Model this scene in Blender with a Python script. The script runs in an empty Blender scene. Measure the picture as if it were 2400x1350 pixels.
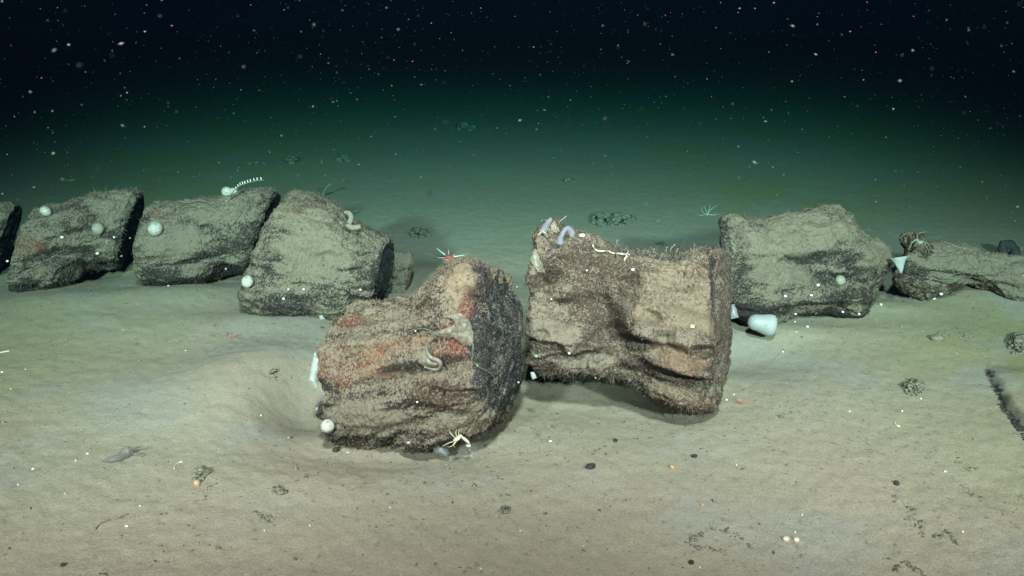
import bpy, math, random
import numpy as np
R = math.radians
rng = np.random.default_rng(7)
random.seed(7)
scene = bpy.context.scene
COL = scene.collection

# ---------------------------------------------------------------- camera
CAM_H = 0.59
PITCH = math.atan(625 / 2078.46)
FPX = 2078.46                      # focal length in pixels of the 2400 px wide photograph
cam_d = bpy.data.cameras.new('camera')
cam_d.sensor_width = 36
cam_d.lens = 36 * FPX / 2400
cam_d.clip_start = 0.02
cam_d.clip_end = 300
cam_d.dof.use_dof = True
cam_d.dof.focus_distance = 1.6
cam_d.dof.aperture_fstop = 14
cam = bpy.data.objects.new('camera', cam_d)
cam.location = (0, 0, CAM_H)
cam.rotation_euler = (math.pi / 2 - PITCH, 0, 0)
COL.objects.link(cam)
scene.camera = cam
CP = np.array([0, 0, CAM_H])
FW = np.array([0, math.cos(PITCH), -math.sin(PITCH)])
RT = np.array([1.0, 0, 0])
UP = np.array([0, math.sin(PITCH), math.cos(PITCH)])

# ---------------------------------------------------------------- world, lamps of the vehicle, exposure
w = bpy.data.worlds.new('World')
scene.world = w
w.use_nodes = True
w.node_tree.nodes['Background'].inputs[0].default_value = (0.001, 0.0016, 0.012, 1)
w.node_tree.nodes['Background'].inputs[1].default_value = 1.0


def lamp(name, loc, aim, watts, col, size, cone, blend):
    d = bpy.data.lights.new(name, 'SPOT')
    d.energy = watts
    d.color = col
    d.shadow_soft_size = size
    d.spot_size = R(cone)
    d.spot_blend = blend
    o = bpy.data.objects.new(name, d)
    COL.objects.link(o)
    o.location = loc
    v = np.array(aim, float) - np.array(loc, float)
    yaw = math.atan2(v[0], v[1])
    pit = math.atan2(v[2], math.hypot(v[0], v[1]))
    o.rotation_euler = (math.pi / 2 + pit, 0, -yaw)
    return o


lamp('vehicle_lamp', (-0.80, -0.80, 0.98), (-0.42, 4.0, 0.07), 1050, (1.0, 0.605, 0.56), 0.06, 55, 1.0)
lamp('vehicle_lamp', (0.86, -0.80, 1.02), (0.46, 4.0, 0.07), 1050, (1.0, 0.605, 0.56), 0.06, 55, 1.0)
lamp('vehicle_lamp', (0.05, -0.25, 1.60), (0.05, 2.5, 0.0), 620, (1.0, 0.595, 0.56), 0.08, 72, 1.0)

vs = scene.view_settings
scene.display_settings.display_device = 'sRGB'
vs.view_transform = 'Standard'
vs.look = 'None'
vs.gamma = 1
vs.use_curve_mapping = False
vs.exposure = 0.0
cy = scene.cycles
cy.max_bounces = 6
cy.diffuse_bounces = 2
cy.glossy_bounces = 2
cy.transmission_bounces = 4
cy.transparent_max_bounces = 10
cy.volume_bounces = 0
cy.use_denoising = True
cy.sample_clamp_indirect = 4

# ---------------------------------------------------------------- helpers
_g = np.random.default_rng(3)
_PERM = np.concatenate([_g.permutation(256)] * 3)
_GR = _g.normal(size=(256, 3))
_GR /= np.linalg.norm(_GR, axis=1)[:, None]


def perlin(p, seed=0):
    p = np.asarray(p, float) + seed * 17.37
    i = np.floor(p).astype(np.int64)
    f = p - i
    i &= 255
    u = f * f * f * (f * (f * 6 - 15) + 10)
    out = 0
    for dx in (0, 1):
        for dy in (0, 1):
            for dz in (0, 1):
                h = _PERM[_PERM[_PERM[i[..., 0] + dx] + i[..., 1] + dy] + i[..., 2] + dz]
                g = _GR[h]
                d = g[..., 0] * (f[..., 0] - dx) + g[..., 1] * (f[..., 1] - dy) + g[..., 2] * (f[..., 2] - dz)
                wgt = (u[..., 0] if dx else 1 - u[..., 0]) * (u[..., 1] if dy else 1 - u[..., 1]) * (u[..., 2] if dz else 1 - u[..., 2])
                out = out + wgt * d
    return out * 1.5


def fbm(p, n=4, seed=0, gain=0.5):
    a, s, t = 1.0, 0, 0
    p = np.asarray(p, float)
    for k in range(n):
        s = s + a * perlin(p * 2 ** k, seed + k * 3)
        t += a
        a *= gain
    return s / t


def sstep(a, b, x):
    t = np.clip((x - a) / (b - a), 0, 1)
    return t * t * (3 - 2 * t)


def at(px, py, Z):
    return CP + Z * (FW + RT * (px - 1200) / FPX + UP * (675 - py) / FPX)


def project(p):
    q = np.asarray(p) - CP
    Z = q @ FW
    return 1200 + FPX * (q @ RT) / Z, 675 - FPX * (q @ UP) / Z, Z


def flat(px, py):
    d = FW + RT * (px - 1200) / FPX + UP * (675 - py) / FPX
    t = CAM_H / -d[2]
    return CP + d * t


# relief of the seabed: (px, py, radius across, radius deep, height) placed where the photograph shows it
BUMPS = []
for bx, by, ra, rb, hh in [
    (732, 930, .075, .13, -.052), (950, 1070, .20, .06, -.018), (1440, 945, .20, .10, -.012),
    (1240, 930, .10, .10, -.008), (1740, 830, .10, .10, -.020), (610, 880, .13, .17, .034), (160, 712, .20, .10, .018), (430, 695, .20, .10, .018), (640, 760, .16, .10, .016), (1880, 780, .14, .05, .010), (2040, 725, .12, .05, .012),
    (2260, 640, .26, .14, .026), (2420, 700, .20, .14, .020), (300, 760, .30, .12, .012),
    (250, 640, .08, .06, -.012), (520, 652, .08, .06, -.010), (1180, 1080, .18, .06, .006), (1000, 640, .12, .10, .015),
]:
    q = flat(bx, by)
    BUMPS.append((q[0], q[1], ra, rb, hh))
_lc = [flat(2318, 868), flat(2345, 925), flat(2362, 965), flat(2400, 1015), flat(2450, 1080)]


def crack_side(x, y):
    """signed distance to the little ledge at the right edge, positive to its right"""
    best = np.full(np.shape(x), 9.0)
    sign = np.ones(np.shape(x))
    for a, b in zip(_lc[:-1], _lc[1:]):
        ex, ey = b[0] - a[0], b[1] - a[1]
        L2 = ex * ex + ey * ey
        t = np.clip(((x - a[0]) * ex + (y - a[1]) * ey) / L2, 0, 1)
        dx, dy = x - a[0] - t * ex, y - a[1] - t * ey
        d = np.hypot(dx, dy)
        cr = ex * dy - ey * dx
        m = d < best
        best = np.where(m, d, best)
        sign = np.where(m, np.where(cr > 0, 1, -1), sign)
    return best * sign


def ground_z(x, y, fine=True):
    x = np.asarray(x, float)
    y = np.asarray(y, float)
    p = np.stack([x, y, np.zeros_like(x)], -1)
    z = (0.020 * perlin(p * 1.3, 5) + 0.005 * perlin(p * 4.1, 6)) / (1 + (np.clip(y - 1.6, 0, 99) / .8) ** 2)
    for bx, by, ra, rb, hh in BUMPS:
        z = z + hh * np.exp(-(((x - bx) / ra) ** 2 + ((y - by) / rb) ** 2))
    if fine:
        z = z + 0.0018 * perlin(p * 13, 7) / (1 + (np.clip(y - 1.6, 0, 99) / .8) ** 2) + 0.0011 * perlin(p * 34, 8) + 0.0012 * perlin(p * 80, 9)
    sd = crack_side(x, y)
    wob = 0.010 * perlin(p * 16, 31)
    z = z + 0.014 * sstep(-.004, .012, sd + wob) * np.exp(-np.clip(sd, 0, 9) * 3) * (sd > -.1) * (1 - sstep(_lc[0][1] - .06, _lc[0][1] + .03, y))
    return z


def ground(px, py):
    d = FW + RT * (px - 1200) / FPX + UP * (675 - py) / FPX
    zz = 0.0
    for _ in range(8):
        q = CP + d * ((CAM_H - zz) / -d[2])
        zz = float(ground_z(q[0], q[1]))
    return CP + d * ((CAM_H - zz) / -d[2])


def mesh_np(name, verts, quads=None, tris=None, col=None, mat=None, parent=None, smooth=True, loc=None):
    verts = np.asarray(verts, np.float32)
    base = np.zeros(3, np.float32) if loc is None else np.asarray(loc, np.float32)
    me = bpy.data.meshes.new(name)
    nq = 0 if quads is None else len(quads)
    nt = 0 if tris is None else len(tris)
    me.vertices.add(len(verts))
    me.vertices.foreach_set('co', (verts - base).ravel())
    idx = []
    if nq:
        idx.append(np.asarray(quads, np.int32).ravel())
    if nt:
        idx.append(np.asarray(tris, np.int32).ravel())
    idx = np.concatenate(idx)
    me.loops.add(len(idx))
    me.loops.foreach_set('vertex_index', idx)
    me.polygons.add(nq + nt)
    st = np.concatenate([np.arange(nq) * 4, nq * 4 + np.arange(nt) * 3]).astype(np.int32)
    me.polygons.foreach_set('loop_start', st)
    me.polygons.foreach_set('use_smooth', np.full(nq + nt, smooth))
    me.update(calc_edges=True)
    me.validate()
    if col is not None:
        a = me.color_attributes.new('Col', 'FLOAT_COLOR', 'POINT')
        a.data.foreach_set('color', np.asarray(col, np.float32).ravel())
    if mat is not None:
        me.materials.append(mat)
    o = bpy.data.objects.new(name, me)
    COL.objects.link(o)
    o.location = base.tolist()
    if parent is not None:
        o.parent = parent
        o.location = (base - np.asarray(parent.location, np.float32)).tolist()
    return o


class MB:
    """collects shapes into one mesh"""

    def __init__(self):
        self.v, self.q, self.t, self.c, self.n = [], [], [], [], 0

    def add(self, v, q=None, t=None, c=None):
        v = np.asarray(v, float)
        if q is not None and len(q):
            self.q.append(np.asarray(q) + self.n)
        if t is not None and len(t):
            self.t.append(np.asarray(t) + self.n)
        if c is None:
            c = (1, 1, 1, 1)
        c = np.asarray(c, float)
        if c.ndim == 1:
            c = np.tile(c, (len(v), 1))
        self.c.append(c)
        self.v.append(v)
        self.n += len(v)
        return self

    def tube(self, pts, rad, n=6, c=None, sub=4):
        pts = np.asarray(pts, float)
        rad = np.broadcast_to(np.asarray(rad, float), (len(pts),)) if np.ndim(rad) < 1 or len(np.atleast_1d(rad)) != len(pts) else np.asarray(rad, float)
        if sub > 1 and len(pts) > 2:                      # Catmull-Rom
            P = np.concatenate([[2 * pts[0] - pts[1]], pts, [2 * pts[-1] - pts[-2]]])
            out, rr = [], []
            for k in range(1, len(P) - 2):
                for s in range(sub):
                    t = s / sub
                    a, b, cc, d = P[k - 1], P[k], P[k + 1], P[k + 2]
                    out.append(.5 * ((2 * b) + (cc - a) * t + (2 * a - 5 * b + 4 * cc - d) * t * t + (3 * b - a - 3 * cc + d) * t ** 3))
                    rr.append(rad[k - 1] * (1 - t) + rad[k] * t)
            out.append(pts[-1]); rr.append(rad[-1])
            pts, rad = np.array(out), np.array(rr)
        m = len(pts)
        tg = np.gradient(pts, axis=0)
        tg /= np.linalg.norm(tg, axis=1)[:, None] + 1e-12
        ref = np.array([.3, .5, .81])
        s1 = np.cross(tg, ref); s1 /= np.linalg.norm(s1, axis=1)[:, None] + 1e-12
        s2 = np.cross(tg, s1)
        th = np.linspace(0, 2 * np.pi, n, endpoint=False)
        v = pts[:, None] + rad[:, None, None] * (np.cos(th)[None, :, None] * s1[:, None] + np.sin(th)[None, :, None] * s2[:, None])
        i = np.arange(m - 1)[:, None] * n
        j = np.arange(n)[None]
        q = np.stack([i + j, i + (j + 1) % n, i + n + (j + 1) % n, i + n + j], -1).reshape(-1, 4)
        vv = np.concatenate([v.reshape(-1, 3), pts[:1], pts[-1:]])
        t = [[m * n, (k + 1) % n, k] for k in range(n)] + [[m * n + 1, (m - 1) * n + k, (m - 1) * n + (k + 1) % n] for k in range(n)]
        return self.add(vv, q, t, c)

    def ball(self, ctr, rx, ry=None, rz=None, nu=18, nv=12, noise=0, nscale=40, seed=1, rot=None, c=None):
        ry = rx if ry is None else ry
        rz = rx if rz is None else rz
        th = np.linspace(0, 2 * np.pi, nu, endpoint=False)
        ph = np.linspace(0, np.pi, nv + 1)[1:-1]
        v = np.stack([np.outer(np.sin(ph), np.cos(th)), np.outer(np.sin(ph), np.sin(th)), np.outer(np.cos(ph), np.ones(nu))], -1).reshape(-1, 3)
        v = np.concatenate([v, [[0, 0, 1], [0, 0, -1]]])
        d = v.copy()
        v = v * [rx, ry, rz]
        if noise:
            v = v * (1 + noise * fbm(d * nscale / 20 + seed * 3.1, 3, seed))[:, None]
        if rot is not None:
            v = v @ np.asarray(rot).T
        v = v + np.asarray(ctr)
        m = nv - 1
        i = np.arange(m - 1)[:, None] * nu
        j = np.arange(nu)[None]
        q = np.stack([i + j, i + nu + j, i + nu + (j + 1) % nu, i + (j + 1) % nu], -1).reshape(-1, 4)
        a = m * nu
        t = [[a, k, (k + 1) % nu] for k in range(nu)] + [[a + 1, (m - 1) * nu + (k + 1) % nu, (m - 1) * nu + k] for k in range(nu)]
        return self.add(v, q, t, c)

    def lathe(self, base, axis, prof, n=24, c=None, squash=1.0, wob=0):
        """prof: list of (distance along axis, radius)"""
        axis = np.asarray(axis, float); axis /= np.linalg.norm(axis)
        ref = np.array([0, 1, 0.0]) if abs(axis[1]) < .8 else np.array([0, 0, 1.0])
        s1 = np.cross(axis, ref); s1 /= np.linalg.norm(s1)
        s2 = np.cross(axis, s1)
        th = np.linspace(0, 2 * np.pi, n, endpoint=False)
        v = []
        for a, r in prof:
            rr = r * (1 + wob * np.sin(th * 5 + a * 300) + wob * .6 * np.sin(th * 3 + 1))
            v.append(np.asarray(base) + axis * a + rr[:, None] * (np.cos(th)[:, None] * s1 + squash * np.sin(th)[:, None] * s2))
        m = len(prof)
        v = np.concatenate(v)
        i = np.arange(m - 1)[:, None] * n
        j = np.arange(n)[None]
        q = np.stack([i + j, i + (j + 1) % n, i + n + (j + 1) % n, i + n + j], -1).reshape(-1, 4)
        return self.add(v, q, None, c)

    def build(self, name, mat, parent=None, loc=None, smooth=True):
        v = np.concatenate(self.v)
        if loc is None:
            loc = parent.location if parent is not None else (v[:, 0].mean(), v[:, 1].mean(), v[:, 2].min())
        return mesh_np(name, v, np.concatenate(self.q) if self.q else None, np.concatenate(self.t) if self.t else None,
                       np.concatenate(self.c), mat, parent, smooth, loc)


def tag(o, label=None, cat=None, group=None, kind=None):
    if label: o['label'] = label
    if cat: o['category'] = cat
    if group: o['group'] = group
    if kind: o['kind'] = kind
    return o


def thing(name, loc, label, cat, group=None):
    o = bpy.data.objects.new(name, None)
    o.empty_display_size = 0.02
    COL.objects.link(o)
    o.location = [float(a) for a in loc]
    return tag(o, label, cat, group)


# ---------------------------------------------------------------- materials
def new_mat(name):
    m = bpy.data.materials.new(name)
    m.use_nodes = True
    nt = m.node_tree
    b = nt.nodes['Principled BSDF']
    return m, nt, b


def N(nt, typ, **kw):
    n = nt.nodes.new(typ)
    for k, v in kw.items():
        if k == 'inp':
            for a, b in v.items():
                n.inputs[a].default_value = b
        else:
            setattr(n, k, v)
    return n


def noise_node(nt, scale, detail=3, rough=.6, vec=None):
    n = N(nt, 'ShaderNodeTexNoise', inp={'Scale': scale, 'Detail': detail, 'Roughness': rough})
    if vec is not None:
        nt.links.new(vec, n.inputs['Vector'])
    return n


def ramp(nt, a, b, src):
    n = N(nt, 'ShaderNodeMapRange', interpolation_type='SMOOTHSTEP', inp={'From Min': a, 'From Max': b})
    nt.links.new(src, n.inputs['Value'])
    return n.outputs[0]


def mix(nt, fac, a, b, mode='MIX'):
    n = N(nt, 'ShaderNodeMix', data_type='RGBA', blend_type=mode)
    for s, i in ((fac, 0), (a, 6), (b, 7)):
        if hasattr(s, 'is_linked') or hasattr(s, 'links'):
            nt.links.new(s, n.inputs[i])
        else:
            n.inputs[i].default_value = s
    return n.outputs[2]


def math_n(nt, op, a, b):
    n = N(nt, 'ShaderNodeMath', operation=op)
    for s, i in ((a, 0), (b, 1)):
        if hasattr(s, 'links'):
            nt.links.new(s, n.inputs[i])
        else:
            n.inputs[i].default_value = s
    return n.outputs[0]


def bone_material(name, tan=(.165, .145, .115), grain=420, bump=.0016):
    """weathered bone: its own colour, with shade painted into some hollows, from the mesh, dusted with pale sediment grains (attribute alpha = how much)"""
    m, nt, b = new_mat(name)
    at_ = N(nt, 'ShaderNodeVertexColor', layer_name='Col')
    tc = N(nt, 'ShaderNodeTexCoord').outputs['Object']
    n1 = noise_node(nt, grain, 3, .65, tc)
    n2 = noise_node(nt, 60, 3, .6, tc)
    n3 = noise_node(nt, 900, 2, .6, tc)
    n0 = noise_node(nt, grain * .58, 3, .65, tc)
    s = math_n(nt, 'ADD', math_n(nt, 'MULTIPLY', math_n(nt, 'SUBTRACT', n1.outputs[0], .5), 2.4), math_n(nt, 'MULTIPLY', math_n(nt, 'SUBTRACT', n0.outputs[0], .5), 1.5))
    s = math_n(nt, 'ADD', s, math_n(nt, 'MULTIPLY', math_n(nt, 'SUBTRACT', n2.outputs[0], .5), 1.1))
    s = math_n(nt, 'ADD', s, math_n(nt, 'MULTIPLY', math_n(nt, 'SUBTRACT', at_.outputs['Alpha'], .5), 1.7))
    f = ramp(nt, -.28, .28, s)
    tan_c = mix(nt, ramp(nt, .35, .7, n3.outputs[0]), (tan[0] * .62, tan[1] * .60, tan[2] * .58, 1), (*tan, 1))
    basec = mix(nt, ramp(nt, .3, .75, n1.outputs[0]), mix(nt, 1.0, at_.outputs['Color'], (.45, .45, .48, 1), 'MULTIPLY'), at_.outputs['Color'])
    c = mix(nt, f, basec, tan_c)
    nt.links.new(c, b.inputs['Base Color'])
    b.inputs['Roughness'].default_value = .8
    b.inputs['Specular IOR Level'].default_value = .25
    h = math_n(nt, 'ADD', n1.outputs[0], math_n(nt, 'MULTIPLY', n3.outputs[0], .5))
    bp = N(nt, 'ShaderNodeBump', inp={'Strength': 1.0, 'Distance': bump})
    nt.links.new(h, bp.inputs['Height'])
    nt.links.new(bp.outputs[0], b.inputs['Normal'])
    return m


M = {}
M['bone'] = bone_material('weathered_bone', (.196, .168, .130))
M['warm'] = bone_material('brown_weathered_bone', (.208, .172, .135))
M['plate'] = bone_material('dark_end_plate', (.19, .175, .15), 420, .0026)


def ground_material():
    m, nt, b = new_mat('sediment')
    at_ = N(nt, 'ShaderNodeVertexColor', layer_name='Col')
    tc = N(nt, 'ShaderNodeTexCoord').outputs['Object']
    n1 = noise_node(nt, 420, 3, .65, tc)
    n2 = noise_node(nt, 95, 4, .7, tc)
    n3 = noise_node(nt, 38, 3, .6, tc)
    mp = N(nt, 'ShaderNodeMapping')
    mp.inputs['Scale'].default_value = (1.0, .7, 1.0)
    mp.inputs['Rotation'].default_value = (0, 0, .5)
    nt.links.new(tc, mp.inputs[0])
    n4 = noise_node(nt, 120, 3, .6, mp.outputs[0])
    c = mix(nt, ramp(nt, .3, .7, n1.outputs[0]), mix(nt, 1.0, at_.outputs['Color'], (.78, .78, .78, 1), 'MULTIPLY'), mix(nt, 1.0, at_.outputs['Color'], (1.10, 1.10, 1.10, 1), 'MULTIPLY'))
    # dark grains, thicker where the larger noise and the mesh's alpha say so
    thr = math_n(nt, 'ADD', n4.outputs[0], math_n(nt, 'MULTIPLY', math_n(nt, 'SUBTRACT', n3.outputs[0], .5), .35))
    thr = math_n(nt, 'ADD', thr, math_n(nt, 'MULTIPLY', at_.outputs['Alpha'], .10))
    thr = math_n(nt, 'ADD', thr, math_n(nt, 'MULTIPLY', math_n(nt, 'SUBTRACT', n1.outputs[0], .5), .5))
    c = mix(nt, math_n(nt, 'MULTIPLY', ramp(nt, .63, .80, thr), .55), c, (.06, .055, .048, 1))
    nt.links.new(c, b.inputs['Base Color'])
    b.inputs['Roughness'].default_value = .9
    b.inputs['Specular IOR Level'].default_value = .15
    h = math_n(nt, 'ADD', math_n(nt, 'MULTIPLY', n2.outputs[0], 1.0), math_n(nt, 'MULTIPLY', n1.outputs[0], .5))
    bp = N(nt, 'ShaderNodeBump', inp={'Strength': .8, 'Distance': .0016})
    nt.links.new(h, bp.inputs['Height'])
    nt.links.new(bp.outputs[0], b.inputs['Normal'])
    return m


def plain(name, col, rough=.6, spec=.3, speck=None, sss=0, nscale=500, vary=.15, bump=0):
    m, nt, b = new_mat(name)
    tc = N(nt, 'ShaderNodeTexCoord').outputs['Object']
    n1 = noise_node(nt, nscale, 2, .6, tc)
    c = mix(nt, ramp(nt, .3, .7, n1.outputs[0]), tuple(x * (1 - vary) for x in col) + (1,), tuple(min(1, x * (1 + vary)) for x in col) + (1,))
    if speck:
        n2 = noise_node(nt, speck[1], 1, .5, tc)
        c = mix(nt, ramp(nt, speck[2], speck[2] + .04, n2.outputs[0]), c, (*speck[0], 1))
    nt.links.new(c, b.inputs['Base Color'])
    b.inputs['Roughness'].default_value = rough
    b.inputs['Specular IOR Level'].default_value = spec
    if sss:
        b.inputs['Subsurface Weight'].default_value = sss
        b.inputs['Subsurface Radius'].default_value = (.004, .004, .004)
        b.inputs['Subsurface Scale'].default_value = 1
    if bump:
        bp = N(nt, 'ShaderNodeBump', inp={'Strength': 1, 'Distance': bump})
        nt.links.new(n1.outputs[0], bp.inputs['Height'])
        nt.links.new(bp.outputs[0], b.inputs['Normal'])
    return m


def ghost(name, col, alpha, rough=.35, nscale=250, lo=.6):
    """thin translucent tissue"""
    m, nt, b = new_mat(name)
    tc = N(nt, 'ShaderNodeTexCoord').outputs['Object']
    n1 = noise_node(nt, nscale, 3, .6, tc)
    b.inputs['Base Color'].default_value = (*col, 1)
    b.inputs['Roughness'].default_value = rough
    b.inputs['Specular IOR Level'].default_value = .35
    r = N(nt, 'ShaderNodeMapRange', inp={'From Min': .3, 'From Max': .7, 'To Min': alpha * lo, 'To Max': min(1, alpha * 1.3)})
    nt.links.new(n1.outputs[0], r.inputs['Value'])
    nt.links.new(r.outputs[0], b.inputs['Alpha'])
    return m


M['white'] = plain('white_tissue', (.37, .36, .33), .45, .35, ((.16, .13, .10), 260, .62), .25)
M['cream'] = plain('cream_tissue', (.25, .235, .19), .6, .25, ((.2, .17, .12), 300, .70), .2)
M['shell'] = plain('white_shell', (.62, .62, .60), .3, .5)
M['milky'] = plain('milky_tissue', (.29, .305, .315), .5, .4, None, .5, 60, .06)
M['urchin'] = plain('urchin_skin', (.42, .085, .075), .8, .2, None, 0, 700, .35, .001)
M['spine'] = plain('pale_spine', (.62, .66, .60), .5, .3)
M['ivory'] = plain('ivory_shell', (.58, .53, .39), .5, .3)
M['worm'] = plain('tan_worm', (.165, .145, .112), .7, .2, None, 0, 300, .25, .001)
M['dark'] = plain('dark_grain', (.035, .034, .034), .8, .2, None, 0, 300, .4, .002)
M['pellet'] = plain('grey_pellet', (.15, .14, .11), .9, .15, None, 0, 260, .5, .003)
M['orange'] = plain('orange_shell', (.40, .26, .15), .5, .3, None, 0, 300, .3)
M['pink'] = ghost('pink_tissue', (.42, .19, .16), .26)
M['arm'] = ghost('pale_arm', (.36, .37, .27), .65)
M['lilac'] = ghost('lilac_tissue', (.26, .27, .38), .30, .4, 90)
M['jelly'] = ghost('grey_jelly', (.28, .30, .34), .5, .3, 80)
M['clear'] = ghost('clear_jelly', (.25, .26, .26), .10, .1, 80)
M['web'] = ghost('mucus_web', (.24, .22, .18), .62, .4, 220, .3)
M['strand'] = ghost('mucus_strand', (.20, .19, .155), .7, .4)
M['grey'] = ghost('grey_tissue', (.17, .165, .17), .38)
M['film'] = ghost('white_film', (.34, .37, .37), .75, .5, 110, .5)
M['snow'] = ghost('marine_flake', (.20, .26, .26), .34, .8, 400, .4)
M['tuft'] = plain('dark_tuft', (.11, .105, .085), .9, .1)
M['crumb'] = plain('sediment_crumb', (.16, .145, .115), .9, .1, None, 0, 150, .6)
M['ground'] = ground_material()

# ---------------------------------------------------------------- seabed: one sheet, finer near the camera
nr, na = 760, 980
rr = np.concatenate([np.geomspace(0.42, 9.0, nr - 60), np.geomspace(9.2, 38, 60)])
aa = np.linspace(R(-62), R(62), na)
oy = -0.55
gx = rr[:, None] * np.sin(aa)[None]
gy = oy + rr[:, None] * np.cos(aa)[None]
gz = ground_z(gx, gy)
gv = np.stack([gx, gy, gz], -1)
pz = np.stack([gx, gy, np.zeros_like(gx)], -1)
c0 = np.array([.330, .302, .240])
c_lamp_yel = np.array([.315, .295, .165])
c_gry = np.array([.325, .315, .280])
c_pnk = np.array([.340, .294, .238])
b1 = fbm(pz * 2.2, 3, 41)
b2 = fbm(pz * 6, 4, 42)
cc = c0 + (c_pnk - c0) * sstep(-.1, .4, b1)[..., None]
gpx, gpy, gpz = project(gv.reshape(-1, 3))
lamp_yel = sstep(-.30, .25, fbm(pz * 1.1, 2, 44) + .0) * np.maximum(sstep(.45, .9, gx), .8 * sstep(.5, 1.1, -gx))  # yellow tint of the side lamps, painted into the seabed colour
cc = cc + (c_lamp_yel - cc) * (lamp_yel * .95)[..., None]
cc = cc + (c_gry - cc) * (sstep(.05, .4, b2) * .8)[..., None]
sd = crack_side(gx, gy)
crack_dark = np.exp(-((sd + .010 * perlin(pz * 16, 31)) / (.002 + .0045 * sstep(-.2, .5, perlin(pz * 9, 32)))) ** 2) * (gy < 3)  # darkens the seabed along the crack line
cc = cc * np.array([.90, .868, .868])
alpha = .25 + .9 * fbm(pz * 3, 3, 45) + crack_dark * 2 + .5 * sstep(.2, .6, fbm(pz * 9, 3, 46))
cc = cc * (1 - .45 * np.clip(crack_dark, 0, 1))[..., None]
i = np.arange(nr - 1)[:, None] * na
j = np.arange(na - 1)[None]
gq = np.stack([i + j, i + j + 1, i + na + j + 1, i + na + j], -1).reshape(-1, 4)[:, ::-1]
gcol = np.concatenate([cc.reshape(-1, 3), np.clip(alpha, 0, 1).reshape(-1, 1)], 1)
tag(mesh_np('seabed', gv.reshape(-1, 3), gq, None, gcol, M['ground']), kind='structure')

# ---------------------------------------------------------------- vertebrae
SURF = {}
TAN, DARK, BLUE, RED, ORG, BRN, SAND = (.195, .172, .135), (.030, .027, .025), (.034, .035, .040), (.15, .042, .026), (.25, .09, .044), (.088, .056, .040), (.275, .205, .14)


def rot2(px, py, f):
    cx, cy_, rx, ry, ang = f
    c, s = math.cos(R(ang)), math.sin(R(ang))
    dx, dy = px - cx, py - cy_
    return (dx * c + dy * s) / rx, (-dx * s + dy * c) / ry


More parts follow.
